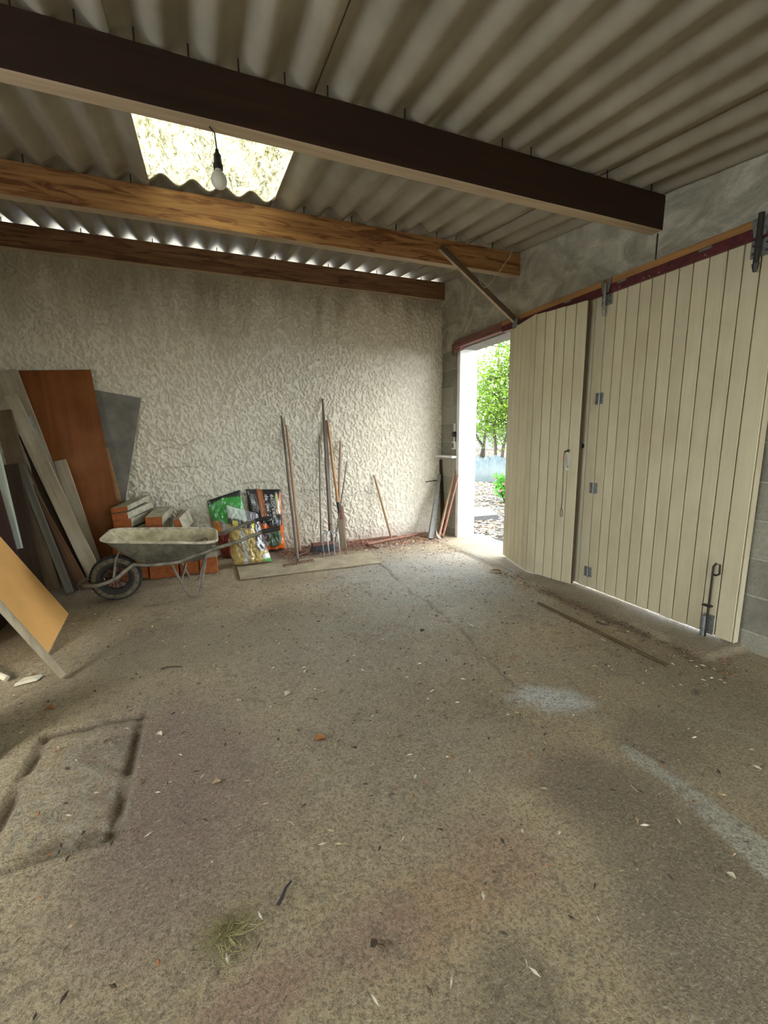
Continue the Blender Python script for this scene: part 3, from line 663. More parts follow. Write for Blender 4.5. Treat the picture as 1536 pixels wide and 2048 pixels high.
# digging fork
top = PY(645.5, 798, 4.535); bot = PY(660, 1062, 4.13)
t = thing('digging_fork', (bot.x, bot.y, 0), 'four-pronged fork with the tallest handle of all the tools', 'fork')
stick('handle', bot, top, .017, M_HANDLE2, t, .014)
x0_, x1_ = PY(646, 1085, 4.07).x, PY(678, 1085, 4.07).x; zt_ = PY(662, 1067, 4.1).z
b = MB(); xc = (x0_+x1_)/2
for k, s_ in enumerate((-1, -.36, .36, 1)):
    hw = (x1_-x0_)/2*s_; b.tube([(bot.x, 4.13, zt_+.02), (xc+hw*.35, 4.115, zt_+.012), (xc+hw*.8, 4.105, zt_+.004), (xc+hw, 4.095, zt_-.03), (xc+hw, 4.075, zt_*.5), (xc+hw+.002, 4.05, .004)], [.008, .007, .0065, .006, .005, .0025], 8)
b.build('tines', M_ZINC, t, smooth=True); MB().tube([(bot.x, 4.13, zt_+.10), (bot.x, 4.13, zt_+.01)], [.018, .012], 10).build('socket', M_RUST, t)
def simple(name, pt, pb, yt, yb, r, mat, label, cat, r2=None, zb=0):
    a = PY(*pb, yb); a.z = max(a.z, zb) if zb is not None else a.z; c = PY(*pt, yt); t = thing(name, (a.x, a.y, 0), label, cat); stick('handle', a, c, r, mat, t, r2); return t, a, c
t, a, c = simple('hoe', (651.5, 841), (664, 1084), 4.53, 4.28, .0135, M_HANDLE2, 'grey-handled hoe directly behind the digging fork', 'hoe')
MB().hexa([(a.x-.05, a.y-.05, .006), (a.x+.06, a.y-.05, .006), (a.x+.05, a.y-.035, .012), (a.x-.04, a.y-.035, .012), (a.x-.02, a.y-.008, a.z+.01), (a.x+.02, a.y-.008, a.z+.01), (a.x+.02, a.y+.008, a.z+.014), (a.x-.02, a.y+.008, a.z+.014)]).build('hoe_blade', M_RUST, t)
t, a, c = simple('spade', (655, 841), (676, 1010), 4.53, 4.33, .015, M_HANDLE3, 'narrow spade with a tan orange handle and pale long blade', 'spade')
xb = a.x+.01; b = MB()
b.hexa([(xb-.018, 4.255, .01), (xb+.035, 4.22, .01), (xb+.040, 4.226, .01), (xb-.014, 4.262, .01), (xb-.03, 4.31, .30), (xb+.028, 4.28, .31), (xb+.030, 4.285, .31), (xb-.028, 4.315, .30)])
b.build('spade_blade', M_PALE, t); MB().tube([a+Vector((0, 0, .03)), a+Vector((.004, -.02, -.06))], [.02, .014], 10).build('socket', M_DARKMETAL, t)
t, a, c = simple('shovel', (681, 882), (677, 1012), 4.53, 4.36, .013, M_HANDLE, 'brown-handled shovel between the spade and the thin cane', 'shovel')
v = []; f = []
for i in range(7):
    u = i/6; wd = .030*(1 if u < .7 else math.sqrt(max(0, 1-((u-.7)/.34)**2)))+.004; zc_ = a.z-(a.z-.006)*u; yc = a.y-.10*u
    for j in range(5): s_ = (j/4-.5)*2; v.append((a.x+.02+s_*wd, yc-.012*(1-s_*s_), zc_))
n_ = len(v); v += [(x, y+.003, z) for x, y, z in v]
for i in range(6):
    for j in range(4): q = i*5+j; f.append((q, q+1, q+6, q+5)); f.append((n_+q, n_+q+5, n_+q+6, n_+q+1))
MB().add(v, f).build('shovel_blade', M_RUST, t, smooth=True)
t, a, c = simple('cane', (694, 922), (669, 1096), 4.535, 4.22, .009, M_HANDLE2, 'thin dark cane leaning right of the grouped tools', 'cane', .006, .004)
t, a, c = simple('pole', (748, 950), (784, 1083), 4.53, 4.34, .013, M_HANDLE, 'lone short wooden pole leaning on the wall right of the tools', 'pole', .012, .004)
# lying cultivator
a, c = PG(880, 1062, .03), PG(716, 1094, .03)
c = Vector((1.52, 4.22, .03)); a = Vector((2.35, 4.46, .03))
t = thing('cultivator', (c.x, c.y, 0), 'reddish curved-tine cultivator lying on the floor along the wall', 'cultivator')
stick('handle', c, a, .014, M_BARKR, t, .013)
b = MB()
for i in range(5):
    x = 1.30+.055*i; y = 4.19+.012*i; b.tube([(x+.04, y+.05, .035), (x+.005, y+.03, .055), (x-.012, y-.02, .052), (x-.004, y-.07, .03), (x+.022, y-.105, .004)], [.006, .006, .006, .005, .003], 6)
b.tube([(1.30, 4.235, .035), (1.60, 4.285, .035)], .009, 8); b.tube([c, (1.45, 4.26, .035)], .009, 8); b.build('tines', M_BARKR, t, smooth=True)
a, c = Vector((.93, 4.44, .016)), Vector((1.42, 4.30, .02))
t, a, c = (None, None, None)
b = MB().tube([(1.36, 4.47, .014), (1.75, 4.49, .014), (1.98, 4.49, .014)], .011, 8)
tag(b.build('thin_batten', M_BARKR, origin=(1.7, 4.49, 0)), 'thin reddish stick lying against the foot of the wall', 'stick')
# corner tools
def cpt(px, py, y): return PY(px, py, y)
a, c = PY(861, 1076, 4.24), PY(879, 948, 4.49)
t = thing('white_post', (a.x, a.y, 0), 'white-washed wooden post leaning in the corner left of the door jamb', 'post')
M = frame_M(Vector((a.x, a.y, .003)), c, (1, 0, 0)); L = (c-a).length
MB().hexa([(-.03, -.02, 0), (.03, -.02, 0), (.03, .02, 0), (-.03, .02, 0), (-.017, -.012, L), (.017, -.012, L), (.017, .012, L), (-.017, .012, L)]).build('shaft', M_CEMENTP, t, M=M)
a, c = PY(851, 964, 4.44), PY(884, 959, 4.48); MB().tube([a, a.lerp(c, .7), c], .006, 8).build('cross_rod', M_DARKMETAL, t)
a, c = PY(889, 1066, 4.43), PY(885, 919, 4.535)
t = thing('dark_plank', (a.x, a.y, 0), 'dark weathered plank standing in the very corner under the shelf', 'plank')
o = board('plank', (a.x-.01, a.y, .01), c, .075, .018, (1, 0, 0), M_DARKW, t); board('split_piece', (a.x+.05, a.y+.02, .01), c+Vector((-.03, -.01, -.12)), .03, .012, (1, 0, 0), M_BROWN, t)
for k, (pt, pb, mt, lb) in enumerate([((909, 941), (877.5, 1070), M_HANDLE, 'light wooden pick handle leaning by the jamb, iron head on the floor'), ((916, 950), (885.5, 1069), M_BARKR, 'reddish pick handle behind the light one, nearest the white jamb')]):
    c = PX(*pt, 2.58); yb = 4.18+.03*k; a = PY(*pb, yb); a.z = .03
    t = thing('pickaxe', (a.x, a.y, 0), lb, 'pickaxe'); stick('handle', a, c, .016, mt, t, .012)
    MB().tube([(a.x-.03, a.y, .10), (a.x-.025, a.y, .06), (a.x-.005, a.y, .03), (a.x+.02, a.y, .008)], [.003, .010, .016, .010], 8).build('pick_head', M_RUST if k else M_CHIPW, t)

# ------------------------------------------------------------------ flat board lying on the floor
p = [PG(480, 1161), PG(764, 1127), PG(800, 1108), PG(473, 1141)]; pz = .0035
p = [Vector((.168, 3.63, 0)), Vector((1.42, 3.57, 0)), Vector((1.46, 3.95, 0)), Vector((.165, 4.0, 0))]
o = MB().hexa([(q.x, q.y, .0005) for q in p]+[(q.x+(.003 if i in (0, 3) else 0), q.y, .010) for i, q in enumerate(p)]).build('plywood_sheet', plain('worn_board', (.42, .35, .23), .85, sc=7, var=.35, bump=.2), origin=p[0])
tag(o, 'thin worn board lying flat on the floor before the garden tools', 'board')

# ------------------------------------------------------------------ bags
def bag(name, corners, thick, colf, label, seed, y_of, wr=.012, res=(56, 80), pinch=.25):
    """corners: bl, br, tr, tl as (x, z); y_of(u, v) base depth"""
    bl_, br_, tr_, tl_ = [np.array(q) for q in corners]
    us = np.linspace(0, 1, res[0]); vs = np.linspace(0, 1, res[1]); U, V = np.meshgrid(us, vs, indexing='ij')
    Xb = (bl_[0]*(1-U)+br_[0]*U)*(1-V)+(tl_[0]*(1-U)+tr_[0]*U)*V; Zb = (bl_[1]*(1-U)+br_[1]*U)*(1-V)+(tl_[1]*(1-U)+tr_[1]*U)*V
    prof = np.power(np.clip(4*U*(1-U), 0, 1), .45)*np.power(np.clip(V*8, 0, 1), .5)*np.clip((1-V)/.55, .0, 1)**.6
    W = (vnoise(U*3, V*2, 2.2, seed, 4)-.5)*2; W2 = np.abs(vnoise(U*1.2+V*.9, V*1.5-U, 5, seed+1, 3)-.5)*2
    D_ = thick*prof*(1+.25*W)+wr*(W2-.4)*(.3+prof)
    Xb = Xb+.012*W*(1-prof)*(np.abs(U-.5)*2) ; col_ = colf(U, V, W, W2)
    t = thing(name, ((bl_[0]+br_[0])/2, y_of(.5, 0), 0), label, 'bag', 'plastic sacks by the wall')
    Yf = y_of(U, V)-D_; Yb_ = y_of(U, V)+D_*.12
    Zb = np.maximum(Zb, .004)
    # closed body: front sheet + back sheet in one grid wrapped around
    XX = np.concatenate([Xb, Xb[::-1]], 0); YY = np.concatenate([Yf, Yb_[::-1]], 0); ZZ = np.concatenate([Zb, Zb[::-1]], 0); CC = np.concatenate([col_, col_[::-1]], 0)
    XX = np.concatenate([XX, XX[:1]], 0); YY = np.concatenate([YY, YY[:1]], 0); ZZ = np.concatenate([ZZ, ZZ[:1]], 0); CC = np.concatenate([CC, CC[:1]], 0)
    grid_mesh('sack_body', XX, YY, ZZ, M_BAG, t, col=CC, flip=False)
    def surf(u, v, off=.003):
        fi = u*(res[0]-1); fj = v*(res[1]-1); i = int(min(max(fi, 0), res[0]-2)); j = int(min(max(fj, 0), res[1]-2)); a_, b_ = fi-i, fj-j
        g = lambda A: (A[i, j]*(1-a_)+A[i+1, j]*a_)*(1-b_)+(A[i, j+1]*(1-a_)+A[i+1, j+1]*a_)*b_
        return Vector((g(Xb), g(Yf)-off, g(Zb)))
    return t, surf
def paint(base, items):
    out = np.ones(base[0].shape+(3,))
    return out
def mask_rect(U, V, u0, u1, v0, v1, s=.012): return sstep(U, u0-s, u0+s)*(1-sstep(U, u1-s, u1+s))*sstep(V, v0-s, v0+s)*(1-sstep(V, v1-s, v1+s))
def lay(c, m, k): return c*(1-m[..., None])+np.array(k)*m[..., None]
def lettering(text, surf, t, u0, v0, size, down=True, mat=None):
    cu = bpy.data.curves.new('lettering', 'FONT'); cu.body = text; cu.size = 1; cu.resolution_u = 3
    tmp = bpy.data.objects.new('lettering', cu); COL.objects.link(tmp); dg = bpy.context.evaluated_depsgraph_get()
    me = bpy.data.meshes.new_from_object(tmp.evaluated_get(dg)); bpy.data.objects.remove(tmp)
    for vx in me.vertices:
        x, y = vx.co.x*size[0], vx.co.y*size[1]
        # reading downwards: text x -> -v, text y -> +u
        vx.co = surf(u0+y, v0-x)
    me.materials.append(mat or M_LETTER); return link(bpy.data.objects.new('lettering', me), t)
# bag 1: bark chips
def c1(U, V, W, W2):
    c = np.ones(U.shape+(3,))*np.array((.022, .020, .022))
    c = lay(c, mask_rect(U, V, .30, .46, .56, 1.1), (.34, .10, .035)); c = lay(c, mask_rect(U, V, .355, .385, .6, .97)*.6, (.6, .3, .12))
    lines = (np.sin(U*220) > .1).astype(float); c = lay(c, mask_rect(U, V, .09, .24, .60, .93)*lines*(np.sin(V*160+U*40) > -.3)*.75, (.55, .55, .50))
    low = 1-sstep(V+.10*np.sin(U*3.1-.5)+.03*W, .50, .53); c = lay(c, low, (.85, .17, .02))
    c = lay(c, 1-sstep(V+.02*W, .03, .06), (.03, .025, .03))
    r = np.hypot((U-.58)/.30, (V-.25)/.17)+.12*W; c = lay(c, 1-sstep(r, .9, 1.05), (.07, .12, .07)); c = lay(c, (1-sstep(r, .8, .95))*(W2 > .35), (.16, .27, .18))
    c = lay(c, (1-sstep(np.hypot((U-.30)/.16, (V-.26)/.12), .9, 1.0)), (.10, .05, .04))
    r = np.hypot((U-.86)/.055, (V-.80)/.17); c = lay(c, 1-sstep(r, .85, 1.), (.62, .60, .28)); r = np.hypot((U-.84)/.08, (V-.66)/.055); c = lay(c, 1-sstep(r, .85, 1.), (.66, .48, .28))
    c = lay(c, sstep(U, .93, .95)*(1-sstep(V, .93, .96)), (.75, .17, .04)); c = lay(c, (1-sstep(np.abs(V-.51), .02, .05))*(W2 > .45)*sstep(U, .5, .6), (.7, .72, .75))
    return c
t1, s1 = bag('bark_sack', [(.405, .004), (.683, .004), (.672, .638), (.325, .662)], .10, c1, 'black and orange sack of pine bark standing against the wall', 81, lambda u, v: 4.46+.04*v, wr=.010)
lettering('écorces', s1, t1, .665, .93, (.115, .16)); lettering('de', s1, t1, .50, .93, (.100, .15)); lettering('pin', s1, t1, .50, .93-.142, (.100, .15)); lettering('20', s1, t1, .50, .93-.305, (.100, .15))
# bag 2: green potting soil
def c2(U, V, W, W2):
    c = np.ones(U.shape+(3,))*np.array((.20, .035, .03)); c = lay(c, (W2 > .5).astype(float)*.7, (.08, .02, .02)); c = lay(c, (W > .35)*.6, (.45, .2, .12))
    mid = mask_rect(U, V, -.1, 1.1, .42, .64, .03); c = lay(c, mid, (.45, .45, .40)); c = lay(c, mid*(U < .22), (.65, .25, .05)); c = lay(c, mid*(W2 > .42)*.8, (.12, .16, .14))
    top = sstep(V+.28*U-.05*W, .66, .70); c = lay(c, top, (.045, .30, .05)); c = lay(c, top*(W2 > .72)*.8, (.6, .75, .6))
    c = lay(c, sstep(V-.02*W+.12*np.abs(U-.45), .96, .985), (.015, .02, .02)); return c
t2, s2 = bag('soil_sack', [(.055, .004), (.33, .004), (.275, .665), (-.04, .575)], .085, c2, 'green-topped sack with dark red lower part, left of the bark sack', 91, lambda u, v: 4.40+.06*v, wr=.02)
# bag 3: gold
def c3(U, V, W, W2):
    c = np.ones(U.shape+(3,))*np.array((.55, .42, .15)); c = lay(c, (W2 > .55)*.8, (.80, .70, .40)); c = lay(c, (W2 < .12)*.7, (.22, .16, .05))
    c = lay(c, sstep(U+.10*W-.1*V, .62, .70)*sstep(V, .24, .30), (.06, .05, .05)); c = lay(c, (sstep(U+.1*W, .66, .72)*(W > .3))*.8, (.75, .75, .75))
    c = lay(c, mask_rect(U+.06*W, V, .30, .42, .0, .62, .03), (.55, .58, .60))
    c = lay(c, sstep(V+.05*W, .66, .70)*(1-sstep(V, .80, .84)), (.05, .04, .035)); c = lay(c, mask_rect(U, V, .14, .30, .70, .78), (.55, .48, .05)); c = lay(c, mask_rect(U, V, .70, .78, .70, .78), (.75, .65, .05))
    c = lay(c, sstep(V+.06*W, .80, .84), (.50, .58, .50)); c = lay(c, sstep(V, .84, .86)*mask_rect(U, V, .18, .55, .83, 1.1)*(np.sin(V*210) > 0)*.5, (.28, .33, .30)); c = lay(c, sstep(V, .80, .84)*sstep(U, .55, .62), (.20, .19, .20))
    c = lay(c, sstep(U, .80, .86)*(1-sstep(V, .10, .16)), (.10, .50, .12)); c = lay(c, sstep(U, .78, .84)*mask_rect(U, V, .7, 1.1, .10, .2), (.75, .85, .8))
    c = lay(c, 1-sstep(np.abs(V-.05-.25*(U-.35)), .012, .03)*1.0 if False else mask_rect(U, V, .3, .8, -.1, .02), (.05, .04, .03)); return c
t3, s3 = bag('golden_sack', [(.135, .004), (.488, .004), (.395, .46), (.118, .56)], .10, c3, 'half-empty gold and silver sack in front of the other two sacks', 101, lambda u, v: 4.07+.10*v, wr=.022)

# ------------------------------------------------------------------ clay blocks stacked by the wall
def clay(tlf, trf, blf, yf, dv, label, name='clay_block', shrink=1):
    TL, TR, BL = PY(*tlf, yf), PY(*trf, yf), PY(*blf, yf); BR = TR+(BL-TL); dv = Vector(dv)
    fr = [BL, BR, TR, TL]; bk = [q+dv for q in fr]; o = Vector(BL)
    b = MB(); vs = fr+bk
    b.add(vs, [(0, 1, 2, 3)], 0); b.add(vs, [(7, 6, 5, 4)], 0); b.add(vs, [(3, 2, 6, 7), (0, 4, 5, 1), (1, 5, 6, 2), (0, 3, 7, 4)], 1)
    t = thing(name, o, label, 'brick', 'clay blocks behind the wheelbarrow')
    b.build('block_body', [M_CLAY, M_CLAYDUST], t)
    return t
dv = PY(299, 990, 4.42)-PY(254, 1012, 4.0)
clay((221, 1017), (254, 1012), (223, 1026.5), 4.0, dv, 'clay block lying on top of the leftmost stack')
dv2 = dv+Vector((.01, 0, -.012))
clay((223, 1029), (254.5, 1025), (226, 1042), 4.0, dv2, 'clay block with a whitish side, second from the top of the leftmost stack')
clay((226, 1043), (262, 1037), (228, 1060), 4.0, dv2+Vector((.0, 0, -.015)), 'clay block third from the top of the leftmost stack')
clay((228, 1061), (275, 1058), (230, 1090), 4.0, (.10, .4, .0), 'clay block low in the leftmost stack behind the wheelbarrow tray')
clay((290, 1035), (324, 1033), (291, 1052), 4.0, (.0, .0, 0) if False else PY(344, 1012, 4.4)-PY(324, 1033, 4.0), 'squarish clay block of the middle stack above the tray')
clay((291, 1053), (326, 1051), (292, 1085), 4.0, (.05, .4, .0), 'clay block hidden under the squarish one of the middle stack')
clay((346, 1042), (358, 1037), (358, 1070), 4.0, PY(376, 1017, 4.35)-PY(358, 1036, 4.0), 'tilted clay block at the right end above the tray')
zc = 0
def clayrow(x0, x1, z0, z1, y0, y1, label):
    t = thing('clay_block', ((x0+x1)/2, y0, z0), label, 'brick', 'clay blocks behind the wheelbarrow'); b = MB(); b.box((x0, y0, z0), (x1, y1, z1), ch=.006)
    for i, f_ in enumerate(b.f):
        vs = [Vector(b.v[k]) for k in f_]; cz = sum(v_.z for v_ in vs)/len(vs)
        b.m[i] = 1 if cz > z1-.004 else 0
    b.build('block_body', [M_CLAY, M_CLAYDUST], t)
clayrow(-.14, .008, .0, .15, 3.93, 4.38, 'clay block on the floor under the wheelbarrow handles')
clayrow(-.30, -.145, .0, .14, 3.97, 4.42, 'clay block on the floor between the wheelbarrow legs')
clayrow(-.53, -.31, .0, .16, 3.95, 4.42, 'clay block on the floor right of the wheel')
clayrow(-.78, -.54, .0, .17, 4.0, 4.45, 'clay block on the floor behind the wheel')
clayrow(-.30, -.13, .145, .325, 4.03, 4.42, 'clay block of the lower course under the tilted one')
clayrow(-.52, -.31, .16, .33, 4.02, 4.42, 'wide clay block of the lower course hidden by the tray')
clayrow(-.79, -.53, .17, .33, 4.02, 4.44, 'clay block of the lower course at the left end')

# ------------------------------------------------------------------ wheelbarrow
wc = Vector((-.69, 3.54, .17))
t = thing('wheelbarrow', (-.35, 3.54, 0), 'old steel wheelbarrow with a cream cement-crusted tray and muddy wheel', 'wheelbarrow')
wh = MB().lathe([(.125+.045*math.cos(a), .042*math.sin(a)) for a in np.linspace(0, 2*math.pi, 19)], wc, (0, 1, 0), 48).build('tyre', M_RUBBER, t, smooth=True)
b = MB()
for i in range(44):
    a = 2*math.pi*i/44
    for s_ in (-1, 1): 
        p0 = wc+Vector((math.cos(a)*.1685, s_*.004, math.sin(a)*.1685)); p1 = wc+Vector((math.cos(a+.05)*.158, s_*.034, math.sin(a+.05)*.158)); b.tube([p0, p1], .004, 4)
b.build('tread_lugs', M_RUBBER, wh)
MB().lathe([(.152, -.0375), (.146, -.041), (.124, -.0425), (.118, -.040)], wc, (0, 1, 0), 48).build('muddy_sidewall', plain('tyre_mud', (.17, .145, .095), .95, sc=40, var=.6), t, smooth=True)
b = MB(); b.lathe([(.112, -.030), (.104, -.032), (.098, -.024), (.094, -.010), (.094, .010), (.098, .024), (.104, .032), (.112, .030)], wc, (0, 1, 0), 40); b.lathe([(.150, -.030), (.146, -.036), (.140, -.030)], wc, (0, 1, 0), 40)
b.build('wheel_rim', M_WHEELRIM, t, smooth=True)
b = MB()
for i in range(10):
    a = 2*math.pi*i/10+.2; b.tube([wc+Vector((math.cos(a)*.02, -.018, math.sin(a)*.02)), wc+Vector((math.cos(a)*.098, -.006, math.sin(a)*.098))], .004, 5); a += .3; b.tube([wc+Vector((math.cos(a)*.02, .018, math.sin(a)*.02)), wc+Vector((math.cos(a)*.098, .006, math.sin(a)*.098))], .004, 5)
b.build('spokes', M_RUST, t)
MB().tube([wc+Vector((0, -.13, 0)), wc+Vector((0, .13, 0))], .012, 10).build('axle', M_RUST, t)
MB().lathe([(0, -.05), (.022, -.05), (.026, -.03), (.026, .03), (.022, .05), (0, .05)], wc, (0, 1, 0), 16).build('hub', M_WHEELRIM, t)
near = [(.34, -.25, .460), (.25, -.25, .436), (.16, -.25, .405), (.02, -.24, .372), (-.14, -.23, .328), (-.26, -.22, .288), (-.42, -.20, .283)]
for q_ in [(268, 1129), (252, 1141), (236, 1155), (216, 1165), (196, 1171)]:
    q2 = PY(*q_, 3.40); near.append((q2.x, -.14, q2.z))
near += [(-.86, -.12, .165), (-.905, -.06, .160)]
pts = [Vector((x, 3.54+y, z)) for x, y, z in near]; pts += [Vector((-.918, 3.54, .160))]; pts += [Vector((x, 3.54-y, z)) for x, y, z in near[::-1]]
MB().tube(pts, .0135, 10).build('frame_tube', M_TUBE, t, smooth=True)
for s_ in (-1, 1):
    MB().tube([(.335, 3.54+s_*.25, .459), (.36, 3.54+s_*.25, .468), (.47, 3.54+s_*.25, .478)], .0165, 10).build('grip', M_BLACKGRIP, t, smooth=True)
    yy = 3.54+s_*.21
    P_ = [PY(343, 1128, 3.33), PY(357, 1155, 3.33), PY(371, 1181, 3.33), PY(379, 1193, 3.33), PY(386, 1197, 3.33), PY(394, 1194, 3.33), PY(400, 1180, 3.33), PY(407, 1150, 3.33), PY(416, 1118, 3.33)]
    P_ = [Vector((q.x, yy, max(q.z, .009))) for q in P_]; P_[0].z = .29; P_[-1].z = .355
    MB().tube(P_, .008, 8).build('leg', M_TUBE, t, smooth=True)
P_ = [PY(370, 1142, 3.33), PY(364, 1168, 3.33)]
MB().tube([(P_[1].x-.01, 3.335, P_[1].z), (P_[0].x, 3.54, P_[0].z+.0), (P_[1].x-.01, 3.745, P_[1].z)], .007, 6).build('leg_brace', M_TUBE, t)
for s_ in (-1, 1): MB().tube([(-.62, 3.54+s_*.13, .41), (-.66, 3.54+s_*.10, .33), (-.685, 3.54+s_*.115, .20)], .008, 6).build('nose_stay', M_TUBE, t)
# tray
def rring(cx, hl, hw, z0, sl, rad, n=10, front=0):
    pts = []
    for (sx, sy, a0) in ((1, 1, 0), (-1, 1, 90), (-1, -1, 180), (1, -1, 270)):
        for k in range(n+1):
            a = math.radians(a0+90*k/n); r = min(rad, hw-.005); x = cx+sx*(hl-r)+r*math.cos(a); y = sy*(hw*(1-(front if sx < 0 else 0))-r)+r*math.sin(a)
            pts.append(Vector((x, 3.54+y, z0+sl*(x-cx))))
    return pts
rings = []
for u in np.linspace(0, 1, 9):
    e = u**.75; rings.append(rring(-.29-.065*u, .185+.185*e, .195+.085*e, .283+.172*u, -.05-.05*u, .05+.06*u, front=.14*u))
nr = len(rings[0]); v = []; f = []
for r_ in rings: v += r_
for i in range(8):
    for k in range(nr): k2 = (k+1) % nr; f.append((i*nr+k, i*nr+k2, (i+1)*nr+k2, (i+1)*nr+k))
f.append(tuple(range(nr)))
tray = MB().add(v, f).build('tray', M_TRAYOUT, t, smooth=True, fix=False)
v2 = []; cen = Vector((-.34, 3.54, 0))
for r_ in rings: v2 += [Vector((q.x+(cen.x-q.x)*.022, q.y+(cen.y-q.y)*.022, q.z+.004)) for q in r_]
MB().add(v2, [q[::-1] for q in f]).build('tray_lining', M_TRAYIN, tray, smooth=True, fix=False)
MB().tube(rings[-1], .0105, 8, closed=True).build('tray_rim', plain('worn_cream_rim', (.62, .57, .42), .8, sc=25, var=.55), tray, smooth=True)
for y_, y2_ in ((3.285, 3.292), (3.795, 3.788)): MB().tube([(-.02, y_, .40), (-.02, y2_, .372)], .006, 6).build('tray_bracket', M_TUBE, tray)

# ------------------------------------------------------------------ boards and planks at the left
def slab(name, pts, thk, mat, label, cat='board', up=Vector((0, 0, 1))):
    """pts BL, BR, TR, TL of the front face"""
    pts = [Vector(q) for q in pts]; M = frame_M(pts[0], pts[3], pts[1]-pts[0]); Mi = M.inverted(); l = [Mi @ q for q in pts]
    b = MB().hexa([(l[0].x, l[0].y, l[0].z), (l[1].x, l[1].y, l[1].z), (l[1].x, l[1].y+thk, l[1].z), (l[0].x, l[0].y+thk, l[0].z), (l[3].x, l[3].y, l[3].z), (l[2].x, l[2].y, l[2].z), (l[2].x, l[2].y+thk, l[2].z), (l[3].x, l[3].y+thk, l[3].z)])
    return tag(b.build(name, mat, M=M), label, cat)
slab('plywood_board', [(-1.27, 4.16, .006), (-.70, 4.16, .006), (-.876, 4.49, 1.765), (-1.41, 4.49, 1.735)], .012, M_PLY, 'tall red-brown plywood board leaning on the plastered wall')
slab('grey_panel', [(-1.33, 4.38, .006), (-.86, 4.38, .01), (-.519, 4.53, 1.54), (-.95, 4.53, 1.615)], .008, M_GREYB, 'dull grey panel tilted behind the red-brown plywood board')
def lean(px_t, px_b, yt, yb, wid, thk, mat, label, name='plank', side=(1, 0, 0), floor=True, yfloor=None):
    a = PY(*px_b, yb); c = PY(*px_t, yt)
    if floor: 
        d = (a-c); k = (a.z-.008-wid*.25)/-d.z; a = a+d*max(k, 0) if a.z > 0 else a; 
    a.z = max(a.z, .008+wid*.22)
    return tag(board(name, a, c, wid, thk, side, mat), label, 'plank')
lean((211, 896), (238, 1000), 4.47, 4.42, .030, .02, M_RAILW, 'narrow orange-brown batten along the right edge of the plywood board', 'batten')
lean((12, 742), (112, 1000), 4.44, 4.27, .15, .022, M_PALE, 'widest pale plank, its top level with the plywood board')
lean((20, 792), (170, 1110), 4.32, 3.99, .100, .03, M_PALE, 'long pale plank with peeling whitish paint reaching down to the wheel')
lean((120, 921), (186, 1113), 4.30, 4.10, .085, .022, M_BROWN if False else M_PALE, 'short pale brown plank in front of the plywood board')
lean((4, 822), (95, 1150), 4.25, 3.90, .115, .03, M_BROWN, 'broad weathered brown plank in the middle of the leaning pile')
lean((22, 800), (160, 1150), 4.42, 4.12, .075, .03, M_DARKW, 'dark brown plank wedged between the pale and the weathered plank')
lean((58, 975), (166, 1168), 4.12, 3.86, .065, .022, wood('orange_edge_plank', (.13, .065, .028), (.07, .035, .018), 'Z', .8), 'brown plank with an orange edge slanting across the pile')
lean((40, 930), (140, 1185), 4.10, 3.80, .05, .022, M_GREYW, 'narrow grey plank whose foot stands nearest the wheel')
lean((55, 960), (153, 1186), 4.13, 3.83, .04, .02, M_DARKW, 'thin blackish plank right behind the grey one')
lean((38, 895), (80, 990), 4.22, 4.12, .014, .01, M_GREYW, 'very thin pale lath in front of the weathered plank', 'lath')
lean((12, 930), (62, 1150), 4.05, 3.84, .15, .02, M_DARKW, 'dark greenish board deep in the shadow behind the pale batten')
lean((-25, 840), (36, 1098), 3.75, 3.60, .050, .03, M_GREENW, 'greenish white batten standing above the orange panel', 'batten', floor=False)
lean((-40, 900), (22, 1120), 3.70, 3.50, .09, .02, wood('plum_plank', (.06, .026, .022), (.035, .016, .014), 'Z', .8), 'dark plum plank at the left edge behind the orange panel')
board('peeling_paint', PY(58, 832, 4.275), PY(98, 925, 4.18), .018, .004, (1, 0, 0), M_CEMENTP, bpy.data.objects['plank.001'])
# orange panel and round bar leaning away to the left
def solve_dir(p, h, pxx, pyy):
    best = None
    for k in range(50, 800):
        al = math.radians(k/10); d = h*math.cos(al)+Vector((0, 0, math.sin(al)))
        r_ = ray(pxx, pyy); n_ = d.cross(r_); e = abs((p-CAMPOS).dot(n_)/n_.length)
        if best is None or e < best[0]: best = (e, al, d)
    return best[2]
R_, B2 = PG(138, 1231, .0), PG(97, 1310, .0); e = (B2-R_); hdir = Vector((e.y, -e.x, 0)).normalized(); 
if hdir.x > 0: hdir = -hdir
d1 = solve_dir(R_, hdir, 0, 1074); Lp = 1.15
slab('orange_panel', [B2+Vector((0, 0, .012)), R_+Vector((0, 0, .012)), R_+d1*Lp, B2+d1*Lp], .016, M_ORANGE, 'orange melamine panel sloping up out of the picture at the left')
rf = PG(126, 1352, .016); d2 = solve_dir(rf, Vector((-1, -.05, 0)).normalized(), 0, 1212)
t = tag(MB().tube([rf, rf+d2*.5, rf+d2*1.1], .0165, 14).build('round_bar', M_PALE, origin=rf, smooth=True), 'round pale bar propped in front of the orange panel', 'bar')
# dark block standing in for the shadowed void under the panel
tag(MB().box((-1.9, 2.9, .004), (-1.25, 3.6, .30), ch=.03).build('shade_block', M_DARKW, origin=(-1.6, 3.2, 0)), 'dark block standing in for the shadow under the orange panel', 'shade block')
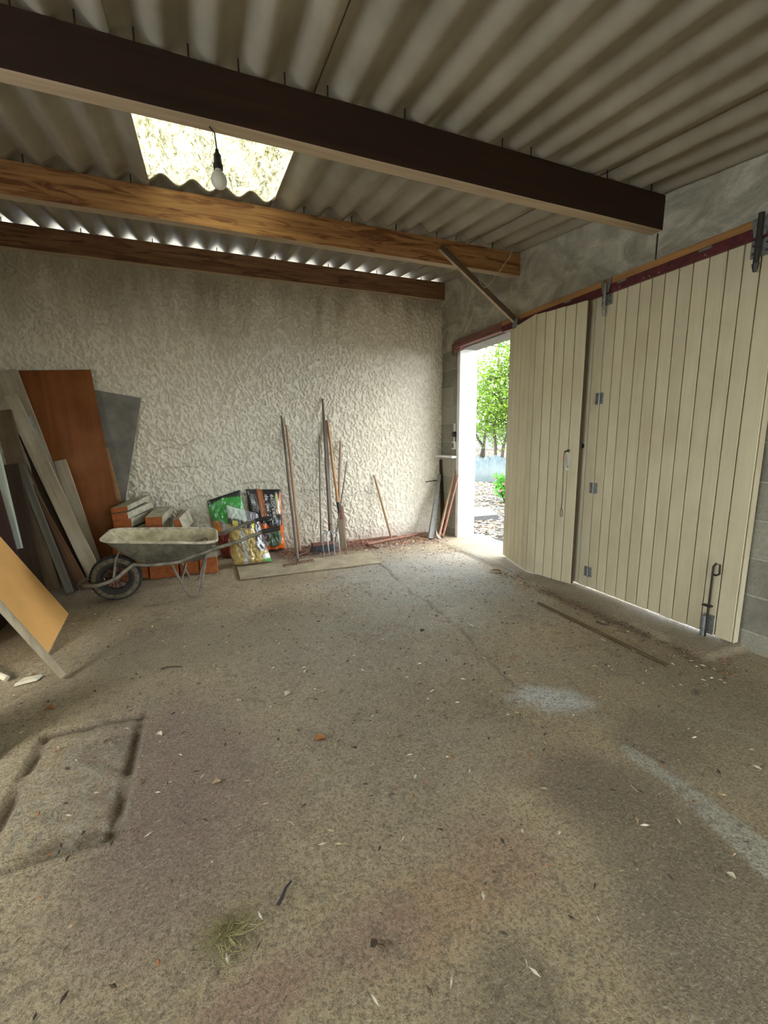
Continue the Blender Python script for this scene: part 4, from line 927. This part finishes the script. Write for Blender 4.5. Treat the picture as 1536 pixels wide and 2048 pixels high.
# chips and pipe end
p = PG(50, 1362, .006); tag(MB().hexa([(p.x-.035, p.y-.03, .002), (p.x+.05, p.y-.012, .002), (p.x+.062, p.y+.03, .002), (p.x-.01, p.y+.025, .002), (p.x-.03, p.y-.026, .014), (p.x+.048, p.y-.010, .016), (p.x+.058, p.y+.026, .014), (p.x-.008, p.y+.022, .015)]).build('wood_chip', M_CHIPW, origin=p), 'pale flat wood chip on the floor below the round bar', 'wood chip')
p = PG(14, 1357, .016); tag(MB().tube([p, p+Vector((-.05, .03, .02)), p+Vector((-.2, .08, .09))], .014, 12).build('pipe_end', M_CHIPW, origin=p), 'pale pipe end poking in at the left edge', 'pipe')
p = PG(-22, 1540, 0)
v = []; f = []
for i in range(9):
    for j in range(9): 
        u, w_ = i/8, j/8; v.append((p.x-.42*(1-u)-.02*math.sin(w_*3), p.y+.05*math.sin(u*2.2)+.02*math.sin(w_*9)+.06*w_, .004+.36*w_*(1-.25*u**3)))
for i in range(8):
    for j in range(8): q = i*9+j; f.append((q, q+9, q+10, q+1))
n_ = len(v); v += [(x, y+.03, z) for x, y, z in v]; f += [tuple(k+n_ for k in q[::-1]) for q in f]
for i in range(8): f += [(i, i+1, n_+i+1, n_+i), (72+i, n_+72+i, n_+73+i, 73+i), (i*9, n_+i*9, n_+i*9+9, i*9+9), (i*9+8, i*9+17, n_+i*9+17, n_+i*9+8)]
tag(MB().add(v, f).build('white_sheet', plain('pale_blue_plastic', (.55, .62, .66), .5, var=.1), origin=p, smooth=True), 'pale bluish plastic sheet just entering at the left edge', 'sheet')

# ------------------------------------------------------------------ things lying on the floor
a, c = PG(1076, 1206, .004), PG(1338, 1333, .004); c.z = a.z = .008
o = board('thin_lath', a, c, .017, .010, (1, 0, 0), wood('dark_lath_wood', (.15, .10, .045), (.09, .06, .03), 'Z', .8)); tag(o, 'long thin dark lath lying on the floor before the closed doors', 'lath')
def leaf_obj(px, py, s, mat, label, seed, name='dry_leaf', cat='leaf'):
    p = PG(px, py, .004); r = random.Random(seed); v = []; f = []; n = 7
    for i in range(n):
        u = i/(n-1); wd = s*.38*math.sin(math.pi*min(u*1.02, 1))**.8+.0008
        for j in range(5): q = (j/4-.5)*2; v.append((s*(u-.5), q*wd*(1+.15*r.uniform(-1, 1)), .002+s*.25*abs(q)*math.sin(u*3)+r.uniform(0, s*.06)))
    for i in range(n-1):
        for j in range(4): q = i*5+j; f.append((q, q+5, q+6, q+1))
    n_ = len(v); v += [(x, y, z+.0012) for x, y, z in v]; f += [tuple(k+n_ for k in q[::-1]) for q in f]
    M = Matrix.Translation(p+Vector((0, 0, -.002))) @ Matrix.Rotation(r.uniform(0, 6.28), 4, 'Z')
    return tag(MB().add(v, f).build(name, mat, M=M, smooth=True), label, cat)
leaf_obj(640, 1480, .050, M_LEAFD, 'curled orange dry leaf in the middle of the floor', 1)
leaf_obj(98, 1420, .045, M_LEAFD, 'brown crumpled leaf behind the sunken hatch', 2)
leaf_obj(993, 1142, .085, M_LEAFT, 'large tan leaf on the pale floor near the open door', 3)
leaf_obj(1040, 1168, .05, M_LEAFT, 'small tan leaf at the foot of the folded leaf', 4)
leaf_obj(1052, 1182, .05, M_LEAFT, 'tan leaf scrap just below the folded leaf corner', 5)
leaf_obj(575, 1388, .035, M_CHIPW, 'pale splinter left of the floor centre', 6, 'splinter', 'splinter')
leaf_obj(845, 1262, .035, M_TWIG, 'small dark crumb beside the long floor crack', 7, 'crumb', 'crumb')
leaf_obj(318, 1470, .03, M_CHIPW, 'pale shell-like chip right of the hatch', 8, 'chip', 'chip')
leaf_obj(433, 1566, .028, M_LEAFT, 'tan splinter on the purple-brown stain', 9, 'splinter', 'splinter')
leaf_obj(1462, 1752, .02, M_CHIPW, 'white chip below the smooth cement patch', 10, 'chip', 'chip')
leaf_obj(748, 1888, .02, M_TWIG, 'black pebble on the reddish stain near the camera', 11, 'pebble', 'pebble')
def twig(pxs, r, mat, label, name='twig', cat='twig'):
    pts = [PG(x, y, .006) for x, y in pxs]; return tag(MB().tube(pts, [r*(1-.5*i/len(pts)) for i in range(len(pts))], 7, flat=.5).build(name, mat, origin=pts[0]), label, cat)
twig([(322, 1338), (335, 1334), (348, 1333), (365, 1334)], .006, M_TWIG, 'dark curved twig in front of the wheelbarrow')
twig([(556, 1810), (564, 1795), (572, 1775), (583, 1762)], .0055, plain('black_rubber_strip', (.05, .04, .045), .8), 'short dark rubber strip on the floor near the camera', 'rubber_strip', 'strip')
twig([(1193, 1243), (1205, 1248), (1218, 1250)], .010, M_TWIG, 'thick dark bark piece beside the long lath', 'bark_piece', 'bark')
twig([(1255, 1750), (1262, 1760), (1270, 1772)], .0015, M_CHIPW, 'pale straw on the dark stain') if False else None
twig([(1262, 1570), (1268, 1577), (1275, 1583)], .0016, M_CHIPW, 'pale straw lying left of the cement patch', 'straw', 'straw')
twig([(733, 1092), (745, 1094), (757, 1097)], .014, M_DARKW, 'dark bark slab on the worn board near the cultivator', 'bark_piece', 'bark')
# litter: uncountable crumbs, straw and leaf bits
def litter(name, n, place, mats, label, smin, smax, kind='stuff', cat='litter', flatz=.6, z0=.0):
    b = MB()
    for _ in range(n):
        x, y = place(); L = random.uniform(smin, smax); w_ = L*random.uniform(.12, .45); a = random.uniform(0, 6.28); ca, sa = math.cos(a), math.sin(a); h = z0+random.uniform(.0015, .005); c_ = random.uniform(-.4, .4)*L
        P4 = [(-L/2, 0, 0), (0, -w_/2+c_*.3, 0), (L/2, c_*.4, 0), (0, w_/2+c_*.3, L*.12*random.random()), (0, c_*.3, L*.18)]
        v = [(x+p_[0]*ca-p_[1]*sa, y+p_[0]*sa+p_[1]*ca, h+p_[2]) for p_ in P4]
        b.add(v, [(0, 1, 4), (1, 2, 4), (2, 3, 4), (3, 0, 4), (0, 3, 2, 1)], random.randrange(len(mats)))
    o = b.build(name, mats, fix=False); return tag(o, label, cat, kind=kind)
def pl_all():
    while 1:
        x, y = random.uniform(-1.0, 2.5), random.uniform(.55, 4.0)
        if random.random() < .45+.55*(x > .3 and y > 1.1): return x, y
def hfloor(x, y):
    i = min(max(int((x-gx[0])/.0125), 0), len(gx)-1); j = min(max(int((y-gy[0])/.0125), 0), len(gy)-1); return H[i, j]
litter('floor_litter', 2600, pl_all, [M_TWIG, M_LEAFD, M_LEAFT, M_TWIG, M_CHIPW, M_BROWN], 'fine crumbs, straw and leaf bits scattered over the concrete', .007, .030)
def pl_curb():
    return 2.27+random.gauss(0, .05), random.uniform(1.1, 2.9)
litter('curb_litter', 420, pl_curb, [M_TWIG, M_LEAFD, M_TWIG, M_BROWN], 'dark leaf crumbs gathered along the raised strip before the doors', .008, .035, z0=.004)
def pl_wall():
    x = random.uniform(.6, 2.45); return x, min(4.52, random.gauss(4.28, .12))
litter('bark_mulch', 1500, pl_wall, [M_BARKR, M_BARKR, M_LEAFD, M_LEAFT], 'reddish pine bark crumbs and needles along the foot of the wall', .010, .05, z0=.002)
def pl_door(): return random.uniform(1.5, 2.5), random.uniform(3.6, 4.4)
litter('needle_litter', 350, pl_door, [M_LEAFT, M_BARKR, M_CHIPW], 'tan needles blown in beside the open door', .012, .04)
b = MB(); gc = PG(452, 1872)
for _ in range(150):
    a = random.uniform(0, 6.28); r_ = abs(random.gauss(0, .028)); x, y = gc.x+r_*math.cos(a)*1.1, gc.y+r_*math.sin(a); L = random.uniform(.015, .05); d = random.uniform(0, 6.28)
    b.tube([(x, y, .003), (x+L*.5*math.cos(d), y+L*.5*math.sin(d), .004+L*.22*random.random()), (x+L*math.cos(d+.3), y+L*math.sin(d+.3), .003+L*.2*random.random())], [.0009, .0008, .0004], 3)
tag(b.build('dry_grass', M_GRASS), 'tuft of dried grass on the floor near the camera', 'grass', kind='stuff')

# ------------------------------------------------------------------ outside
def gz(x, y):
    r_ = np.maximum(0, np.hypot(np.maximum(x-2.8, 0), np.maximum(y-3.6, 0))-1.8); return -.035+.052*np.minimum(r_, 16)
ux = np.concatenate([np.linspace(2.80, 6, 60), np.linspace(6.1, 45, 60)]); uy = np.concatenate([np.linspace(-14, 1, 12), np.linspace(1.2, 8, 70), np.linspace(8.2, 60, 60)])
X2, Y2 = np.meshgrid(ux, uy, indexing='ij'); Z2 = gz(X2, Y2)+(vnoise(X2, Y2, 2, 71)-.5)*.02
N = NT('pale_gravel', .95, .1); v = N.coord(rnd=False); g = N.voro(v, 22, out='Color'); gd = N.voro(v, 22); bw = N.new('ShaderNodeRGBToBW'); N.l.new(g, bw.inputs[0])
c = N.ramp(bw.outputs[0], [(.2, (.012, .009, .006)), (.42, (.034, .026, .019)), (.55, (.058, .052, .042)), (.75, (.125, .118, .105))]); c = N.mix(N.ramp(N.noise(v, 1.2, 4), [(.45, 0.), (.65, .5)]), c, (.045, .038, .018))
N.bump(gd, .8, .02); M_GRAVEL = N.base(c)
gr = grid_mesh('garden_ground', X2, Y2, Z2, M_GRAVEL); tag(gr, 'pale gravelled garden ground beyond the open door', kind='structure')
rg = MB().box((-30, -25, -.2), (2.80, RY-.18, -.04)).build('rear_ground', plain('dark_soil', (.10, .085, .05), .95)); tag(rg, 'ground outside behind the photographer', kind='structure')
MB_ = MB().box((2.60, 1.30, -.12), (2.99, 4.3, -.012), ch=.005).build('door_sill', plain('sill_concrete', (.11, .11, .105), .9, sc=30)); tag(MB_, 'pale concrete sill outside the garage opening', kind='structure')
p0, p1 = PG(1000, 1047, -.035), PG(940, 1052, -.035)
b = MB().hexa([(3.15, 5.02, -.05), (3.80, 4.98, -.05), (4.10, 5.62, -.05), (3.40, 5.75, -.05), (3.15, 5.02, .045), (3.80, 4.98, .045), (4.10, 5.62, .045), (3.40, 5.75, .045)])
tag(b.build('concrete_step', plain('step_concrete', (.085, .085, .082), .9, sc=30), origin=(3.5, 5.3, 0)), 'pale concrete slab step outside beside the white jamb', 'step')
def outl():
    r_ = random.uniform(0, 1)**.7; return 2.9+5.0*r_*random.uniform(.3, 1), 3.9+7.5*r_*random.uniform(.6, 1)
b = MB()
for _ in range(2200):
    x, y = outl(); L = random.uniform(.02, .05); a = random.uniform(0, 6.28); ca, sa = math.cos(a), math.sin(a); z = float(gz(x, y))+.012
    b.add([(x+L*ca, y+L*sa, z+.01*random.random()), (x-L*.4*sa, y+L*.4*ca, z), (x-L*ca, y-L*sa, z+.01*random.random()), (x+L*.4*sa, y-L*.4*ca, z+.006)], [(0, 1, 2, 3)], random.randrange(3))
tag(b.build('fallen_leaves', [M_LEAFT, M_LEAFD, M_CHIPW], fix=False), 'fallen leaves strewn over the garden gravel', 'leaves', kind='stuff')
def foliage_mat(name, c, c2):
    N = NT(name); t_ = N.new('ShaderNodeBsdfTranslucent'); d_ = N.new('ShaderNodeBsdfDiffuse'); m_ = N.new('ShaderNodeMixShader'); m_.inputs[0].default_value = .5
    cc = N.ramp(N.noise(N.coord(rnd=False), 6, 3), [(.35, c2), (.65, c)]); N.l.new(cc, t_.inputs[0]); N.l.new(cc, d_.inputs[0]); N.l.new(d_.outputs[0], m_.inputs[1]); N.l.new(t_.outputs[0], m_.inputs[2]); N.l.new(m_.outputs[0], N.n['Material Output'].inputs[0]); return N.m
M_FOL = foliage_mat('spring_leaves', (.115, .185, .02), (.05, .095, .02)); M_FOL2 = foliage_mat('olive_leaves', (.15, .21, .06), (.08, .12, .05)); M_FOL3 = foliage_mat('bush_leaves', (.10, .30, .05), (.06, .17, .03))
M_TRUNK = plain('tree_bark', (.03, .022, .015), .9, sc=30)
def foliage(n, pts, spread, sz):
    v = []; f = []; P = np.array(pts)
    for i in range(n):
        c_ = P[rng.randint(len(P))]+rng.normal(0, 1, 3)*spread; a, b_ = rng.normal(size=3), rng.normal(size=3); a /= np.linalg.norm(a); b_ -= a*a.dot(b_); b_ /= np.linalg.norm(b_); s_ = sz*rng.uniform(.6, 1.3)
        k = len(v); v += [tuple(c_+a*s_), tuple(c_+b_*s_*.45), tuple(c_-a*s_), tuple(c_-b_*s_*.45)]; f.append((k, k+1, k+2, k+3))
    return MB().add(v, f)
def tree(px, D, height, label, mat, nl, spread=.28, crown=(.35, 1.0), lean_=0, trunks=3, sz=.05, wide=1.0):
    d = ray(px, 875); d.z = 0; d.normalize(); x, y = d.x*D, d.y*D; z = float(gz(np.array(x), np.array(y))); t = thing('garden_tree', (x, y, z), label, 'tree'); b = MB(); pts = []
    side = Vector((-d.y, d.x, 0))*-1
    for k in range(trunks):
        o = (k-(trunks-1)/2)*.28; P = [Vector((x, y, z-.05))+side*o*.5]
        for i in range(1, 6):
            u = i/5; P.append(Vector((x, y, z))+side*(o*.5+o*u*1.6*wide+lean_*u+random.uniform(-.16, .16))+Vector((d.x, d.y, 0))*random.uniform(-.3, .3)*u+Vector((0, 0, height*u*.8*random.uniform(.9, 1.05))))
        b.tube(P, [.05*(1-.15*i) for i in range(6)], 7)
        for q in P[2:]:
            for _ in range(7):
                e = q+side*random.uniform(-.75, .75)*wide+Vector((d.x, d.y, 0))*random.uniform(-.5, .5)+Vector((0, 0, random.uniform(-.25, .6))); b.tube([q, q.lerp(e, .5)+Vector((0, 0, .06)), e], [.018, .012, .006], 4); pts += [tuple(e), tuple(q.lerp(e, .6))]
    pts = [q for q in pts if q[2] > z+height*crown[0]-.2]
    b.build('trunk', M_TRUNK, t, smooth=True); o = foliage(nl, pts, spread, sz).build('foliage', mat, t, fix=False); o['kind'] = 'stuff'
tree(998, 12.5, 3.9, 'bright green leafy tree right behind the tarpaulin heap', M_FOL, 6500, .28, (.28, 1), trunks=2, lean_=.25)
tree(964, 14, 3.0, 'dark-stemmed tree at the left of the doorway view', M_FOL2, 2200, .24, (.3, 1), trunks=2)
tree(1055, 12, 3.4, 'bright green tree mostly hidden by the folded door', M_FOL, 4000, .32, (.25, 1), trunks=2)
tree(915, 15, 3.4, 'garden tree hidden behind the white jamb', M_FOL2, 1500, .3, (.25, 1), trunks=3)
# tarpaulin heap
d = ray(980, 880); d.z = 0; d.normalize(); side = Vector((d.y, -d.x, 0)); D0 = 10.2; c0_ = Vector((d.x*D0, d.y*D0, 0)); zb_ = float(gz(np.array(c0_.x), np.array(c0_.y)))
us = np.linspace(-1, 1, 70); vs = np.linspace(-1, 1, 40); U, V = np.meshgrid(us, vs, indexing='ij')
Hh = .52*np.clip(1-np.abs(U)**3, 0, 1)**.6*np.clip(1-np.abs(V)**2.2, 0, 1)**.7*(1+.35*(vnoise(U+2, V+2, 2, 91)-.5)) + .09*np.abs(np.sin(U*11+4*vnoise(U+2, V+2, 2, 92)))*np.clip(1-np.abs(V), 0, 1)
XX = c0_.x+side.x*U*.62+d.x*V*.45; YY = c0_.y+side.y*U*.62+d.y*V*.45; ZZ = zb_-.02+Hh
o = grid_mesh('tarpaulin', XX, YY, ZZ, plain('blue_green_tarp', (.008, .024, .027), .6, sc=8, var=.45)); tag(o, 'blue-green tarpaulin draped over a heap in the garden', 'tarpaulin')
# flowering shrub
d = ray(1013, 905); d.z = 0; d.normalize(); D0 = 7.6; x, y = d.x*D0, d.y*D0; z = float(gz(np.array(x), np.array(y)))
t = thing('flowering_shrub', (x, y, z), 'low green shrub with pink flowers near the folded door edge', 'shrub'); b = MB(); pts = []
for k in range(26):
    a = random.uniform(0, 6.28); e = Vector((x+.22*math.cos(a)*random.random(), y+.22*math.sin(a)*random.random(), z+random.uniform(.12, .40))); b.tube([(x, y, z-.02), e], [.006, .003], 4); pts.append(tuple(e))
b.build('stems', M_TRUNK, t); o = foliage(700, pts, .06, .04).build('foliage', M_FOL3, t, fix=False); o['kind'] = 'stuff'
for k in range(9):
    q = Vector(random.choice(pts))-d*.12; MB().lathe([(0, 0), (.013, .003), (.020, .014), (.013, .008), (0, .008)], q, (-d.x, -d.y, .3), 8).build('flower', plain('pink_petal', (.55, .08, .13), .6) if k == 0 else bpy.data.materials['pink_petal'], t)
# pale garden wall far behind
d = ray(980, 880); d.z = 0; d.normalize(); side = Vector((d.y, -d.x, 0)); c0_ = d*19; 
a_, b_ = c0_-side*7, c0_+side*7; zg = float(gz(np.array(c0_.x), np.array(c0_.y)))-.3
MBw = MB().hexa([(a_.x, a_.y, zg), (b_.x, b_.y, zg), (b_.x+d.x*.2, b_.y+d.y*.2, zg), (a_.x+d.x*.2, a_.y+d.y*.2, zg), (a_.x, a_.y, zg+1.35), (b_.x, b_.y, zg+1.35), (b_.x+d.x*.2, b_.y+d.y*.2, zg+1.35), (a_.x+d.x*.2, a_.y+d.y*.2, zg+1.35)])
tag(MBw.build('garden_wall', plain('pale_render', (.085, .085, .085), .9, sc=3), origin=c0_), 'low pale rendered wall behind the garden trees', 'wall')
